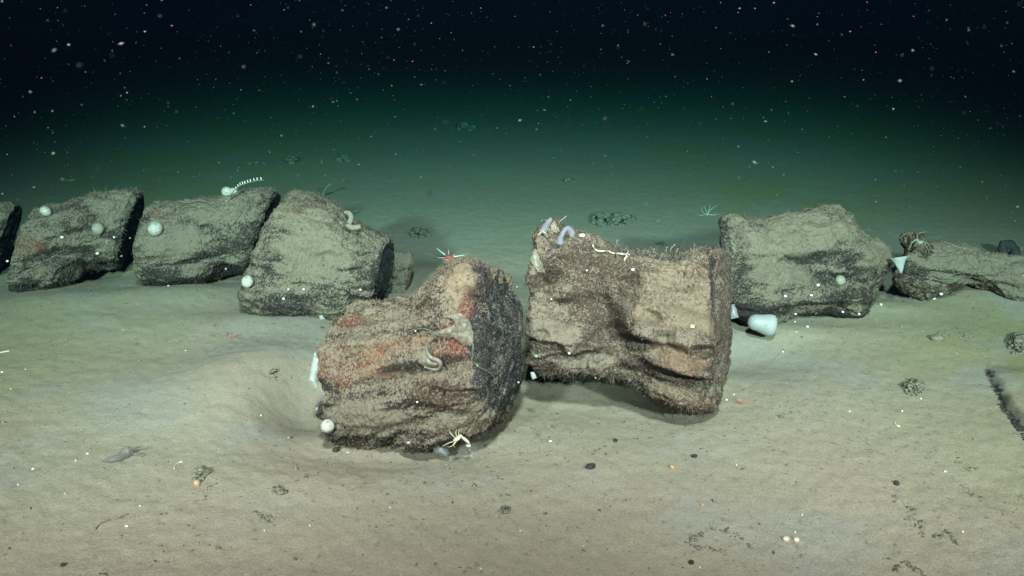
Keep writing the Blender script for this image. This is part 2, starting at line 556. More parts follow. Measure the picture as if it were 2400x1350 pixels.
def vertebra(key, label, st, Z0, Z1, yaw, ratio, mat='bone', nexp=2.4, feats=(), paint=(), sed=.42, base=DARK, amp=1.0,
             tuft=9000, tuftlen=.0038, Nu=240, Nt=420, cap_dark=True, seed=1, nzsed=.22, plate_base=(.018, .020, .026), plate_sed=.32, dome=.006, rnd=.006):
    st = np.array(st, float)
    u = np.linspace(0, 1, Nu)
    # Catmull-like smooth interpolation by resampling a dense linear one and smoothing it
    def itp(col):
        y = np.interp(u, st[:, 0], st[:, col])
        k = np.hanning(11); k /= k.sum()
        yp = np.concatenate([2 * y[0] - y[5:0:-1], y, 2 * y[-1] - y[-2:-7:-1]])
        return np.convolve(yp, k, 'valid')
    tx, ty, bx, by = itp(1), itp(2), itp(3), itp(4)
    Z = Z0 + (Z1 - Z0) * u
    cx, cyy = (tx + bx) / 2, (ty + by) / 2
    ctr = CP + Z[:, None] * (FW + RT * ((cx - 1200) / FPX)[:, None] + UP * ((675 - cyy) / FPX)[:, None])
    hv = (RT * ((tx - bx) / 2)[:, None] + UP * ((by - ty) / 2)[:, None]) * (Z / FPX)[:, None]
    W = math.cos(R(yaw)) * FW + math.sin(R(yaw)) * RT
    hl = np.linalg.norm(hv, axis=1)
    hd = ratio * (hl * .5 + .5 * hl.mean())
    th = np.linspace(0, 2 * np.pi, Nt, endpoint=False)
    ct, sn = np.cos(th), np.sin(th)
    ce = np.sign(ct) * np.abs(ct) ** (2 / nexp)
    se = np.sign(sn) * np.abs(sn) ** (2 / nexp)
    # round the two rims off a little
    P = ctr[:, None] + hv[:, None] * ce[None, :, None] + (hd[:, None] * se[None])[..., None] * W
    du = np.gradient(P, axis=0)
    dt = np.roll(P, -1, 1) - np.roll(P, 1, 1)
    nrm = np.cross(dt, du)
    nrm /= np.linalg.norm(nrm, axis=2)[..., None] + 1e-12
    outw = P - ctr[:, None]
    if (nrm * outw).sum() < 0:
        nrm = -nrm
    front = sstep(.15, -.25, se)[None] * np.ones((Nu, 1))
    sx, sy, _ = project(P.reshape(-1, 3))
    sx, sy = sx.reshape(Nu, Nt), sy.reshape(Nu, Nt)
    # along-axis stretched noise (the grain of the bone runs along the vertebra)
    ax = (ctr[-1] - ctr[0]); ax /= np.linalg.norm(ax)
    pa = P - (P @ ax)[..., None] * ax * .45
    pg = P - (P @ ax)[..., None] * ax * .82
    disp = amp * (.010 * perlin(pa * 16, seed) + .0065 * perlin(pa * 36, seed + 1) + .0042 * perlin(pa * 85, seed + 2) + .0022 * perlin(P * 190, seed + 3) + .0012 * perlin(P * 330, seed + 4))
    disp -= amp * .0065 * np.clip(1 - np.abs(perlin(pg * 26 + .3 * perlin(P * 60, seed + 71)[..., None], seed + 70)) * 7, 0, 1) ** 1.5 * sstep(-.05, .2, perlin(P * 12, seed + 72))
    disp += amp * .0022 * perlin(pg * 70, seed + 13)
    disp += amp * -.006 * sstep(.25, .6, perlin(pa * 48, seed + 5))
    for f in feats:
        a, b = rot2(sx, sy, f[:5])
        g = np.exp(-(a * a + b * b))
        if len(f) > 6:                                   # a ledge: full above, cut away steeply below
            wv = .35 * perlin(pa * 45, seed + 60)
            b = b + wv
            g = np.exp(-a * a) * np.where(b < 0, np.exp(-b * b), np.exp(-(b * 5) ** 2))
        disp = disp + f[5] * g * front
    # soften the ends so that the rim is rounded and not a cut edge
    e = np.minimum(u, 1 - u) * np.linalg.norm(ctr[-1] - ctr[0])
    disp = disp - (rnd * np.exp(-(e / rnd) ** 2))[:, None]
    P = P + nrm * disp[..., None]
    # normals again, for the sediment that has settled on upward faces
    du = np.gradient(P, axis=0)
    dt = np.roll(P, -1, 1) - np.roll(P, 1, 1)
    n2 = np.cross(dt, du)
    n2 /= np.linalg.norm(n2, axis=2)[..., None] + 1e-12
    if (n2 * outw).sum() < 0:
        n2 = -n2
    s = sed + .46 * fbm(pa * 17, 5, seed + 8, .65) + .30 * fbm(pg * 75, 2, seed + 12) + nzsed * (n2[..., 2] - .2)
    colr = np.ones((Nu, Nt, 3)) * np.array(base)
    br = sstep(-.1, .45, fbm(pa * 11, 3, seed + 9))
    colr = colr + (np.array(BRN) - colr) * (br * .8)[..., None]
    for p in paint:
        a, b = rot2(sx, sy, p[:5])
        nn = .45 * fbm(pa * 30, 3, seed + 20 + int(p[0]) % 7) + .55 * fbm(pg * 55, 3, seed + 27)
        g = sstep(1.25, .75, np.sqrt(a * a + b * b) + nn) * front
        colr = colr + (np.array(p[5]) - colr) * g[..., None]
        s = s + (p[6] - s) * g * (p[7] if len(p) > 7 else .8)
    i = np.arange(Nu - 1)[:, None] * Nt
    j = np.arange(Nt)[None]
    q = np.stack([i + j, i + Nt + j, i + Nt + (j + 1) % Nt, i + (j + 1) % Nt], -1).reshape(-1, 4)
    col = np.concatenate([colr.reshape(-1, 3), np.clip(s, 0, 1).reshape(-1, 1)], 1)
    root = thing('vertebra', (ctr[:, 0].mean(), ctr[:, 1].mean(), P[..., 2].min()), label, 'whale bone', 'whale vertebrae lying in a row')
    b = MB()
    b.add(P.reshape(-1, 3), q, None, col)

    def cap(ring, c, outdir, K=26, sgn=1):
        k = np.linspace(1, 0, K)[:, None, None]
        v = c + (ring[None] - c) * k
        flatn = v.reshape(-1, 3)
        nn = (.006 * fbm(flatn * 24, 3, seed + 31) + .004 * fbm(flatn * 110, 3, seed + 33)).reshape(K, -1)
        edge = 1 - k[..., 0] ** 4
        off = dome * (1 - k[..., 0] ** 2) - .004 * np.exp(-((k[..., 0] - .80) / .06) ** 2) + nn * np.minimum(1, (1 - k[..., 0]) * 12)
        v = v + outdir * off[..., None]
        n = ring.shape[0]
        i = np.arange(K - 1)[:, None] * n
        j = np.arange(n)[None]
        q = np.stack([i + j, i + n + j, i + n + (j + 1) % n, i + (j + 1) % n], -1).reshape(-1, 4)
        if sgn < 0:
            q = q[:, ::-1]
        return v.reshape(-1, 3), q

    axo = np.cross(hv[-1], W); axo /= np.linalg.norm(axo)
    if axo @ ax < 0:
        axo = -axo
    v, qq = cap(P[0], ctr[0], -axo, sgn=-1)
    lc = np.concatenate([np.tile(np.array(base) * .7, (len(v), 1)), np.full((len(v), 1), .2)], 1)
    b.add(v, qq, None, lc)
    # growth: short threads with sediment caught on them, over the whole surface and along the silhouette
    if tuft:
        ii = rng.integers(2, Nu - 1, tuft); jj = rng.integers(0, Nt, tuft)
        keep = (se[jj] < .35) & (rng.random(tuft) < .25 + .75 * sstep(-.2, .3, fbm(P[ii, jj] * 22, 2, seed + 40)))
        ii, jj = ii[keep], jj[keep]
        k = len(ii)
        p0 = P[ii, jj]; nn = n2[ii, jj]
        L = tuftlen * rng.lognormal(-.25, .45, k)
        dr = nn + .55 * rng.normal(size=(k, 3)) + np.array([0, 0, -.25]) * (nn[:, 2:3] < .2)
        dr /= np.linalg.norm(dr, axis=1)[:, None]
        s1 = np.cross(dr, rng.normal(size=(k, 3))); s1 /= np.linalg.norm(s1, axis=1)[:, None]
        s2 = np.cross(dr, s1)
        r0 = (.00030 + .0005 * rng.random(k))[:, None]
        bend = (rng.normal(size=(k, 3)) * .35)
        rings = []
        for h, rs in ((-.15, 1.2), (.5, 1.0), (1.0, .55)):
            c = p0 + dr * (L * h)[:, None] + bend * (L * max(h, 0) ** 2)[:, None]
            rings.append(np.stack([c + s1 * r0 * rs, c + (-.5 * s1 + .87 * s2) * r0 * rs, c + (-.5 * s1 - .87 * s2) * r0 * rs], 1))
        V = np.concatenate(rings, 1)            # k,9,3
        base_i = np.arange(k)[:, None] * 9
        qd = np.array([[0, 1, 4, 3], [1, 2, 5, 4], [2, 0, 3, 5], [3, 4, 7, 6], [4, 5, 8, 7], [5, 3, 6, 8]])
        tq = (base_i[:, None] + qd[None]).reshape(-1, 4)
        tt = (base_i + np.array([[6, 7, 8]])).reshape(-1, 3)
        cs = colr[ii, jj] * (.8 + .6 * rng.random((k, 1)))
        ss = np.clip(s[ii, jj] + .10 + .45 * (rng.random(k) - .35), 0, 1)
        cc_ = np.repeat(np.concatenate([cs, ss[:, None]], 1), 9, 0)
        b.add(V.reshape(-1, 3), tq, tt, cc_)
    b.build('centrum', M[mat], root)
    v, qq = cap(P[-1], ctr[-1], axo)
    ps = plate_sed + .25 * fbm(v * 40, 3, seed + 50)
    pc = np.concatenate([np.tile(np.array(plate_base), (len(v), 1)), np.clip(ps, 0, 1)[:, None]], 1)
    e = mesh_np('end_plate', v, qq, None, pc, M['plate'], root, True, root.location)
    if cap_dark:
        e['label'] = 'dark bare end face of the vertebra'
    fm = (se < .1)
    SURF[key] = (np.concatenate([P[:, fm].reshape(-1, 3), v]), np.concatenate([n2[:, fm].reshape(-1, 3), np.tile(axo, (len(v), 1))]))
    SURF[key] += project(SURF[key][0])
    return root


def surf(key, px, py, off=0.0):
    p, n, x, y, Z = SURF[key]
    d = np.hypot(x - px, y - py)
    near = np.where(d < max(5, d.min() + 2))[0]
    k = near[np.argmin(Z[near])]
    q = at(px, py, Z[k])
    return q - FW * off, n[k]


vertebra('V0', 'tan vertebra at the far left, cut off by the frame edge', [
    (0, -130, 492, -190, 690), (.5, -40, 484, -90, 668), (.75, 0, 482, -50, 650), (1, 46, 476, -4, 632)],
    2.07, 2.13, -20, .95, seed=3, sed=.50, tuft=2500, Nu=160, Nt=300)
vertebra('V1', 'greenish tan vertebra with two pale round balls and a dark end face', [
    (0, 80, 489, 26, 684), (.1, 113, 478, 57, 692), (.25, 165, 474, 122, 682), (.4, 197, 460, 167, 658),
    (.55, 240, 452, 203, 638), (.7, 286, 447, 234, 626), (.85, 319, 445, 265, 626), (1, 338, 453, 284, 618)],
    2.03, 2.12, -17, .95, seed=11, sed=.52, amp=.78, tuft=10000, nexp=2.7, dome=.001,
    feats=[(120, 615, 90, 26, -8, -.022), (95, 650, 60, 22, -10, .018), (230, 632, 50, 12, 0, -.030), (60, 660, 30, 24, 0, -.008)],
    paint=[(60, 570, 45, 28, 0, RED, .56), (150, 620, 80, 14, 8, DARK, .40), (230, 615, 40, 14, 0, DARK, .34), (60, 670, 34, 18, 0, DARK, .25), (260, 480, 55, 30, -10, TAN, .75), (240, 575, 26, 16, 0, TAN, .75)])  # dark patch at the lower right paints the shade under the overhang
vertebra('V2', 'tan vertebra with a thin feathery stalk on its top', [
    (0, 350, 486, 322, 640), (.1, 377, 476, 351, 674), (.25, 433, 472, 413, 674), (.4, 494, 461, 473, 664),
    (.55, 542, 457, 515, 648), (.7, 585, 445, 548, 644), (.85, 626, 438, 576, 642), (1, 657, 448, 592, 630)],
    2.05, 2.13, -9, .95, seed=23, sed=.52, amp=.78, tuft=10000, nexp=2.7, dome=.001,
    feats=[(450, 622, 70, 18, -14, -.024), (420, 648, 60, 12, -10, .014), (540, 636, 40, 12, 0, -.030), (500, 560, 60, 40, 0, .006)],
    paint=[(365, 497, 28, 12, 15, RED, .54), (460, 612, 60, 10, -18, DARK, .30), (390, 646, 60, 12, 8, DARK, .32), (545, 632, 36, 12, 0, DARK, .12), (560, 570, 50, 22, -10, DARK, .40), (400, 560, 70, 40, 0, TAN, .72), (500, 500, 60, 25, -10, TAN, .66)])  # dark patch in the lower right hollow is overhang shade put into colour
vertebra('V3', 'wide sediment covered vertebra with a long side process reaching left, worm on top', [
    (0, 686, 462, 580, 712), (.1, 708, 452, 606, 736), (.3, 760, 459, 690, 741), (.45, 797, 482, 735, 745),
    (.6, 826, 512, 782, 768), (.75, 866, 536, 822, 768), (.9, 900, 552, 870, 735), (1, 918, 562, 892, 718)],
    1.88, 1.86, 2, .95, seed=37, sed=.55, amp=.78, tuft=11000, nexp=2.7, dome=.001,
    feats=[(640, 695, 80, 50, 0, .016), (750, 660, 60, 40, 30, -.012), (720, 560, 90, 60, 0, .008)],
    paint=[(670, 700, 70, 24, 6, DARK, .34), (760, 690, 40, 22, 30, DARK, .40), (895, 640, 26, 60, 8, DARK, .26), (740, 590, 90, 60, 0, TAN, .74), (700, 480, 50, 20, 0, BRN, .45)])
vertebra('V4', 'reddish vertebra in the centre with orange streaks and a mucus web on its side', [
    (0, 820, 742, 820, 1030), (.06, 835, 716, 831, 1050), (.15, 867, 703, 861, 1050), (.28, 913, 700, 908, 1044), (.4, 964, 702, 958, 1048),
    (.5, 1007, 684, 1007, 1046), (.6, 1046, 650, 1050, 1036), (.7, 1085, 627, 1091, 1028), (.8, 1121, 620, 1125, 1014),
    (.9, 1159, 628, 1159, 998), (1, 1183, 656, 1189, 968)],
    1.36, 1.27, 16, .92, 'warm', seed=51, sed=.50, tuft=15000, tuftlen=.0040, nexp=3.0, Nu=300, Nt=520, dome=.016, plate_base=(.024, .026, .034), plate_sed=.40,
    feats=[(900, 730, 110, 22, -4, -.016), (1085, 650, 45, 40, 0, .014), (880, 800, 110, 22, -14, .010), (940, 880, 110, 14, -10, -.010),
           (930, 868, 120, 40, -12, .010, 'L'), (1060, 900, 80, 40, 8, .012, 'L'), (880, 985, 90, 36, 5, .008, 'L'), (1040, 930, 70, 40, 0, .014), (1050, 965, 60, 14, 15, -.014), (860, 960, 90, 60, 0, .010), (1040, 800, 50, 40, 0, -.008), (990, 1030, 60, 18, 0, .010), (930, 1030, 40, 14, -40, -.012)],
    paint=[(920, 815, 95, 20, -14, ORG, .54), (1060, 815, 48, 44, 0, RED, .42), (800, 850, 55, 44, -20, RED, .56), (840, 745, 60, 18, 0, RED, .38),
           (1090, 680, 34, 44, 20, SAND, .36, 1), (1100, 740, 26, 60, 10, RED, .38), (905, 862, 60, 16, -10, ORG, .56), (1000, 850, 110, 12, -8, DARK, .20), (1030, 915, 65, 30, 10, BRN, .34),
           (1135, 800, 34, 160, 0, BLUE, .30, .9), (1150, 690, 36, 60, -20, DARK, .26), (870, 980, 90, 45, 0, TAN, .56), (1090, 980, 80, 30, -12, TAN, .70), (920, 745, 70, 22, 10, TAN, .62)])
vertebra('V5', 'large dark brown vertebra standing tallest, hollow saddle on top and deep ledges', [
    (0, 1288, 562, 1280, 862), (.07, 1307, 534, 1301, 884), (.16, 1346, 543, 1342, 889), (.26, 1388, 553, 1383, 888), (.38, 1440, 576, 1434, 890),
    (.5, 1486, 588, 1482, 902), (.62, 1534, 592, 1528, 922), (.75, 1584, 592, 1578, 954), (.87, 1634, 588, 1626, 965),
    (.95, 1676, 590, 1666, 950), (1, 1700, 606, 1688, 926)],
    1.45, 1.39, 22, .95, 'warm', seed=67, sed=.40, tuft=17000, nexp=3.0, Nu=300, Nt=520, tuftlen=.0046, dome=.008, plate_base=BRN, plate_sed=.44, base=(.075, .055, .044), amp=1.15,
    feats=[(1460, 572, 120, 16, 4, -.010), (1290, 545, 34, 30, 0, .012), (1288, 640, 22, 26, 10, -.036), (1350, 680, 60, 36, 12, .012), (1425, 745, 30, 80, -20, -.036),
           (1545, 778, 110, 70, 14, .050, 'L'), (1595, 668, 44, 30, 10, -.014), (1590, 858, 74, 46, 20, .040, 'L'), (1600, 880, 70, 9, 20, -.030), (1400, 850, 100, 22, 6, .014),
           (1600, 930, 70, 22, 12, .016), (1460, 862, 46, 16, 25, -.016), (1315, 800, 70, 50, 10, .026, 'L'), (1300, 716, 50, 14, 0, -.014), (1360, 622, 60, 14, 20, -.012), (1500, 640, 60, 20, 10, .008)],
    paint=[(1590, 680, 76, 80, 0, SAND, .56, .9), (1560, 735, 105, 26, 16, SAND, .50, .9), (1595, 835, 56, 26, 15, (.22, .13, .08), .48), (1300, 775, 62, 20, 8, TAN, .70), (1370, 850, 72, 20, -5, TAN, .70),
           (1288, 640, 20, 26, 10, (.03, .025, .022), .0, 1), (1370, 640, 110, 40, 14, (.08, .052, .040), .40), (1420, 740, 60, 70, -10, (.075, .052, .042), .38), (1681, 740, 13, 155, -3, (.028, .027, .03), .16, 1), (1480, 590, 150, 11, 3, (.045, .045, .05), .38),  # hole and top strip darkened here, shade put into the colour
           (1600, 872, 80, 8, 20, (.025, .02, .018), .0, 1), (1490, 792, 44, 8, 6, (.025, .02, .018), .0, 1), (1600, 930, 70, 22, 15, (.17, .10, .065), .52), (1400, 892, 110, 8, 4, DARK, .2)])  # crack, under-ledge and bottom edge carry painted shade
vertebra('V6', 'tan vertebra right of the tall brown one, tapering to the right', [
    (0, 1684, 522, 1726, 758), (.1, 1712, 507, 1752, 770), (.25, 1790, 514, 1815, 768), (.4, 1850, 502, 1870, 738),
    (.55, 1910, 491, 1925, 742), (.67, 1960, 486, 1970, 750), (.77, 1992, 500, 2010, 754), (.85, 2018, 542, 2034, 735),
    (.93, 2052, 566, 2054, 690), (1, 2084, 600, 2080, 652)],
    1.80, 1.90, 14, .9, seed=83, sed=.53, amp=.78, tuft=9000, nexp=2.4, tuftlen=.0028, cap_dark=False, plate_base=BRN, plate_sed=.4,
    feats=[(1880, 610, 120, 20, 12, -.014), (1960, 660, 100, 16, 6, -.014), (1900, 700, 110, 14, -4, .012), (1950, 720, 90, 12, 0, -.012), (2040, 600, 50, 30, 10, .014), (1760, 690, 50, 60, 0, -.008)],
    paint=[(1930, 590, 120, 12, 14, DARK, .36), (1880, 650, 110, 10, 6, DARK, .38), (1980, 690, 70, 14, -10, DARK, .30), (1740, 680, 26, 70, 0, DARK, .36), (1735, 752, 50, 34, 0, DARK, .0, 1), (1700, 570, 16, 60, -10, DARK, .3), (1960, 742, 70, 8, 4, DARK, .0), (1880, 550, 120, 40, -5, TAN, .78), (1830, 640, 80, 30, 0, TAN, .66), (2050, 600, 40, 26, 0, TAN, .8)])  # lower left and bottom edge painted dark for the shadowed gap beneath
v7 = vertebra('V7', 'flat bone at the right frame edge half buried under tan sediment', [
    (0, 2120, 584, 2100, 676), (.12, 2150, 570, 2148, 697), (.25, 2200, 568, 2206, 692), (.4, 2250, 574, 2262, 672),
    (.55, 2304, 588, 2316, 682), (.75, 2360, 600, 2386, 716), (1, 2480, 612, 2500, 760)],
    1.95, 1.93, 22, 1.3, seed=97, sed=.82, tuft=4000, nexp=2.2, tuftlen=.004, cap_dark=False, amp=1.1,
    feats=[(2280, 660, 90, 14, 14, -.012), (2170, 660, 60, 14, 14, -.012)],
    paint=[(2140, 640, 40, 50, 0, DARK, .25), (2300, 690, 110, 9, 14, (.06, .036, .028), .10, 1), (2170, 680, 60, 14, 10, BRN, .35), (2280, 610, 130, 36, 5, TAN, .9), (2240, 640, 60, 6, 8, DARK, .3)])  # long dark strip on the underside paints its shadow, deepening the real one
b = MB()
for (px, py, Z, r, s_) in ((2155, 590, 1.91, .026, 1), (2168, 618, 1.92, .030, 2), (2140, 648, 1.92, .034, 3), (2186, 640, 1.93, .030, 4), (2130, 562, 1.93, .018, 5), (2118, 650, 1.91, .022, 6), (2146, 572, 1.92, .022, 7), (2168, 668, 1.93, .028, 8)):
    nb = len(b.v)
    b.ball(at(px, py, Z), r, r * .9, r * 1.1, 60, 40, .45, 60, s_)
    vv = b.v[-1]
    b.c[-1] = np.concatenate([np.tile(np.array(BRN) * .6, (len(vv), 1)), np.clip(.45 + .5 * fbm(vv * 40, 3, 5), 0, 1)[:, None]], 1)
b.build('bone_process', M['bone'], v7)
vertebra('F', 'small upright bone slab in the gap behind the wide vertebra', [
    (0, 905, 592, 900, 705), (.4, 935, 588, 925, 705), (.75, 962, 587, 944, 703), (.9, 971, 592, 948, 702), (1, 975, 602, 950, 698)],
    2.03, 2.03, 6, .26, seed=111, sed=.60, tuft=900, nexp=2.8, Nu=120, Nt=200, amp=.45, cap_dark=False, plate_base=(.16, .07, .03), plate_sed=.3, dome=.002)['category'] = 'bone fragment'

# ---------------------------------------------------------------- animals on the bones
def frame_from(n):
    n = np.asarray(n, float); n = n / np.linalg.norm(n)
    a = np.cross(n, [0.2, .9, .3]); a /= np.linalg.norm(a)
    return np.stack([a, np.cross(n, a), n], 1)


def ball_animal(key, px, py, rpx, label, mat='white', squash=1.0, out=.55, twin=None):
    p, n = surf(key, px, py)
    Z = project(p)[2]
    r = rpx * Z / FPX
    vdir = (CP - p) / np.linalg.norm(CP - p)
    ax = vdir * .8 + n * .5 + np.array([0, 0, .35])
    F = frame_from(ax)
    c = p + vdir * r * out
    root = thing('ball_anemone', p, label, 'anemone', 'pale ball shaped animals on the bones')
    b = MB()
    b.ball(c, r, r * squash, r * .93, 36, 24, .13, 30, int(px), F)
    if twin:
        c2 = c + RT * twin[0] * r + UP * twin[1] * r
        b.ball(c2, r * .72, r * .62, r * .6, 28, 18, .06, 30, 3, F)
    b.build('body', M[mat], root)
    b = MB()
    b.lathe(c - F[:, 2] * r * 1.15, F[:, 2], [(0, r * .80), (r * .10, r * .84), (r * .35, r * .82), (r * .5, r * .7)], 28, None, 1, .04)
    b.build('foot', M['cream'], root)


ball_animal('V1', 107, 495, 13, 'whitest ball anemone, on the upper left of the greenish vertebra', 'white', .86)
ball_animal('V1', 230, 536, 14, 'dull grey ball anemone in the middle of the greenish vertebra', 'cream')
ball_animal('V2', 364, 536, 17, 'pale cream ball anemone on the left part of the vertebra with the stalk', 'white')
ball_animal('V2', 533, 450, 14, 'bright white ball anemone with a second lobe, beside the feathery stalk', 'white', .85, .8, (1.0, .1))
ball_animal('V3', 580, 660, 13, 'white ball anemone in the gap at the left edge of the wide vertebra', 'white', 1.15, .8)
ball_animal('V4', 768, 998, 16, 'round white ball anemone at the lower left corner of the reddish vertebra', 'white', 1, 1.2)
ball_animal('V6', 1969, 657, 12, 'small grey ball anemone on the tapering right vertebra', 'cream')

# feathery stalk
b = MB()
sp = [(541, 467), (543, 454), (552, 444), (562, 435), (573, 431), (586, 427), (602, 423), (619, 422)]
p0, _ = surf('V2', 541, 467)
Zs = project(p0)[2]
P3 = [at(x, y, Zs - .015 - .0015 * k) for k, (x, y) in enumerate(sp)]
P3[0] = p0
b.tube(P3, np.linspace(.0016, .0008, len(sp)), 6)
root = thing('feathery_stalk', p0, 'thin curved stalk with tiny polyps rising from the second complete vertebra', 'hydroid')
b.build('stem', M['worm'], root)
for k in range(2, 7):
    for t in (.0, .55):
        q = P3[k] * (1 - t) + P3[min(k + 1, 7)] * t
        bb = MB(); bb.tube([q, q + UP * .003 + RT * .001, q + UP * .0065 + RT * (.0005 - .002 * t)], [.0007, .0009, .0012], 5, None, 1)
        bb.build('polyp', M['spine'], root)

# tan worm on the wide vertebra
b = MB()
wp = [(808, 497), (818, 500), (823, 510), (820, 521), (816, 528), (824, 533), (836, 533), (846, 530)]
Zw = project(surf('V3', 812, 520)[0])[2] - .012
b.tube([at(x, y, Zw - .002 * k) for k, (x, y) in enumerate(wp)], [.0035, .0052, .0056, .0055, .0058, .0062, .0062, .0045], 10, None, 6)
tag(b.build('worm', M['worm']), 'thick tan S-shaped worm on the top edge of the wide vertebra', 'worm')

# red urchin with long white spines
g = ground(1050, 610)
Zu = project(g)[2]
k = Zu / FPX
root = thing('sea_urchin', g, 'red sea urchin with long white spines on the seabed behind the bones', 'sea urchin')
uc = at(1051, 604, Zu - .004)
b = MB(); b.ball(uc, 12 * k, 11 * k, 8 * k, 40, 26, .10, 120, 2)
b.build('body', M['urchin'], root)
for (x, y, dz, r) in [(1022, 581, 0, 1), (1026, 604, -.02, .8), (1092, 597, .01, .9), (1080, 613, -.02, 1), (1072, 619, -.02, .8), (1041, 620, -.025, .9), (1051, 616, -.03, .7), (1051, 584, .02, .7), (1069, 596, .02, .7), (1036, 609, -.02, .6), (1059, 614, -.03, .6), (1035, 588, .02, .5), (1075, 602, .01, .6)]:
    tip = at(x, y, Zu + dz)
    if tip[2] < ground_z(tip[0], tip[1]) + .001:
        tip[2] = float(ground_z(tip[0], tip[1])) + .001
    d = tip - uc
    b = MB(); b.tube([uc + d * .25, uc + d * .7, tip], [.0016 * r, .0013 * r, .0004], 6, None, 2)
    b.build('spine', M['spine'], root)


def arms_animal(name, ctr, pts, label, cat, matd, mata, rd, ra, group=None, sag=.0):
    Z = project(ctr)[2]
    root = thing(name, ctr, label, cat, group)
    b = MB(); b.ball(ctr, rd, rd, rd * .7, 20, 14, .12, 60, 4)
    b.build('disc', M[matd], root)
    for q in pts:
        pp = [ctr] + [at(x, y, Z + (x - project(ctr)[0]) * .00008 - sag) for x, y in q]
        for v in pp:
            h = float(ground_z(v[0], v[1])) + .0008
            v[2] = max(v[2], h)
        b = MB(); b.tube(pp, np.linspace(ra, ra * .35, len(pp)), 5, None, 5)
        b.build('arm', M[mata], root)
    return root


g = ground(1658, 505)
arms_animal('feather_star', g + UP * .004, [[(1648, 498), (1642, 484)], [(1664, 494), (1672, 486), (1682, 480)], [(1645, 506), (1636, 510)], [(1672, 503), (1690, 502)], [(1655, 494), (1650, 482)], [(1668, 507), (1678, 512)], [(1662, 492), (1664, 478)]],
            'pale green feather star with raised thin arms on the far seabed', 'feather star', 'arm', 'arm', .007, .0014)
p, _ = surf('V7', 2156, 566)
p = at(2156, 568, 1.855)
arms_animal('feather_star', p, [[(2146, 564), (2135, 573), (2129, 585)], [(2148, 562), (2138, 568), (2134, 580)], [(2152, 562), (2150, 550), (2160, 545), (2172, 543)], [(2164, 568), (2172, 578), (2178, 592)], [(2162, 564), (2176, 572), (2184, 588)], [(2150, 566), (2143, 578)], [(2160, 570), (2166, 584)], [(2148, 560), (2141, 566), (2132, 570)]],
            'yellowish feather star drooping over the knob of the half buried bone', 'feather star', 'arm', 'arm', .006, .0008)
g = ground(157, 424)
arms_animal('brittle_star', g + UP * .004, [[(146, 420), (138, 419)], [(168, 421), (178, 420)], [(150, 428), (140, 431)], [(165, 428), (174, 430)], [(158, 434), (157, 440)]],
            'dim brittle star far back on the seabed at the left', 'brittle star', 'tuft', 'arm', .009, .0022)
g = ground(538, 795)
arms_animal('red_anemone', g + UP * .002, [[(541, 786), (556, 780)], [(545, 789), (566, 776)], [(540, 795), (544, 799)], [(535, 792), (532, 800)], [(544, 792), (553, 797)], [(536, 788), (548, 783)]],
            'faint red tentacled anemone lying flat on the left seabed', 'anemone', 'pink', 'pink', .004, .0016)
g = ground(1734, 947)
arms_animal('pink_anemone', g + UP * .006, [[(1745, 950), (1762, 958)], [(1748, 945), (1770, 953)], [(1742, 955), (1752, 962)], [(1732, 958), (1730, 966)], [(1724, 950), (1718, 955)], [(1726, 940), (1716, 936)], [(1738, 938), (1744, 930)], [(1748, 942), (1764, 944)], [(1738, 957), (1742, 968)]],
            'soft pink anemone with thin tentacles right of the tall brown vertebra', 'anemone', 'pink', 'pink', .0065, .0010)

# sea cucumber, pale worms, shells on the left seabed
b = MB()
cz = lambda x, y, h=.003: ground(x, y) + np.array([0, 0, h])
b.tube([cz(238, 1083, .002), cz(262, 1084, .004), cz(285, 1079, .006), cz(300, 1071, .008), cz(312, 1068, .004)], [.001, .0042, .0055, .009, .003], 10, None, 6)
root = thing('sea_cucumber', ground(285, 1079), 'grey translucent sea cucumber creeping on the left seabed', 'sea cucumber')
b.build('body', M['grey'], root)
for q in ([(306, 1064), (325, 1058), (346, 1056)], [(312, 1070), (326, 1070), (336, 1074)], [(288, 1071), (268, 1072), (248, 1075)], [(282, 1075), (262, 1077), (246, 1079)]):
    b = MB(); b.tube([cz(x, y, .004) for x, y in q], [.0022, .0016, .0008], 6)
    b.build('tentacle', M['grey'], root)


def ground_worm(pts, r, mat, label):
    b = MB(); b.tube([cz(x, y, r * .6) for x, y in pts], np.full(len(pts), r), 6)
    tag(b.build('thread_worm', M[mat]), label, 'worm', 'pale thread worms on the seabed')


ground_worm([(222, 1243), (232, 1232), (248, 1223), (262, 1218), (276, 1217), (288, 1210), (300, 1206)], .0011, 'worm', 'long pale thread worm on the sediment at the lower left')
ground_worm([(408, 1099), (413, 1090), (420, 1084), (428, 1083)], .0007, 'ivory', 'short pale thread worm beside the dark burrow at lower left')
ground_worm([(2096, 991), (2099, 996), (2104, 999), (2109, 1000)], .0012, 'ivory', 'short curled white worm on the yellowish right sediment')
ground_worm([(0, 827), (12, 825), (22, 823)], .0012, 'ivory', 'pale straight worm at the left frame edge')
b = MB(); pw = []
for x, y in ((420, 473), (445, 475), (465, 470), (485, 473), (500, 479)):
    pw.append(surf('V2', x, y, .003)[0])
b.tube(pw, .0011, 6); tag(b.build('thread_worm', M['worm']), 'pale thread worm lying along the top edge of the stalked vertebra', 'worm', 'pale thread worms on the seabed')

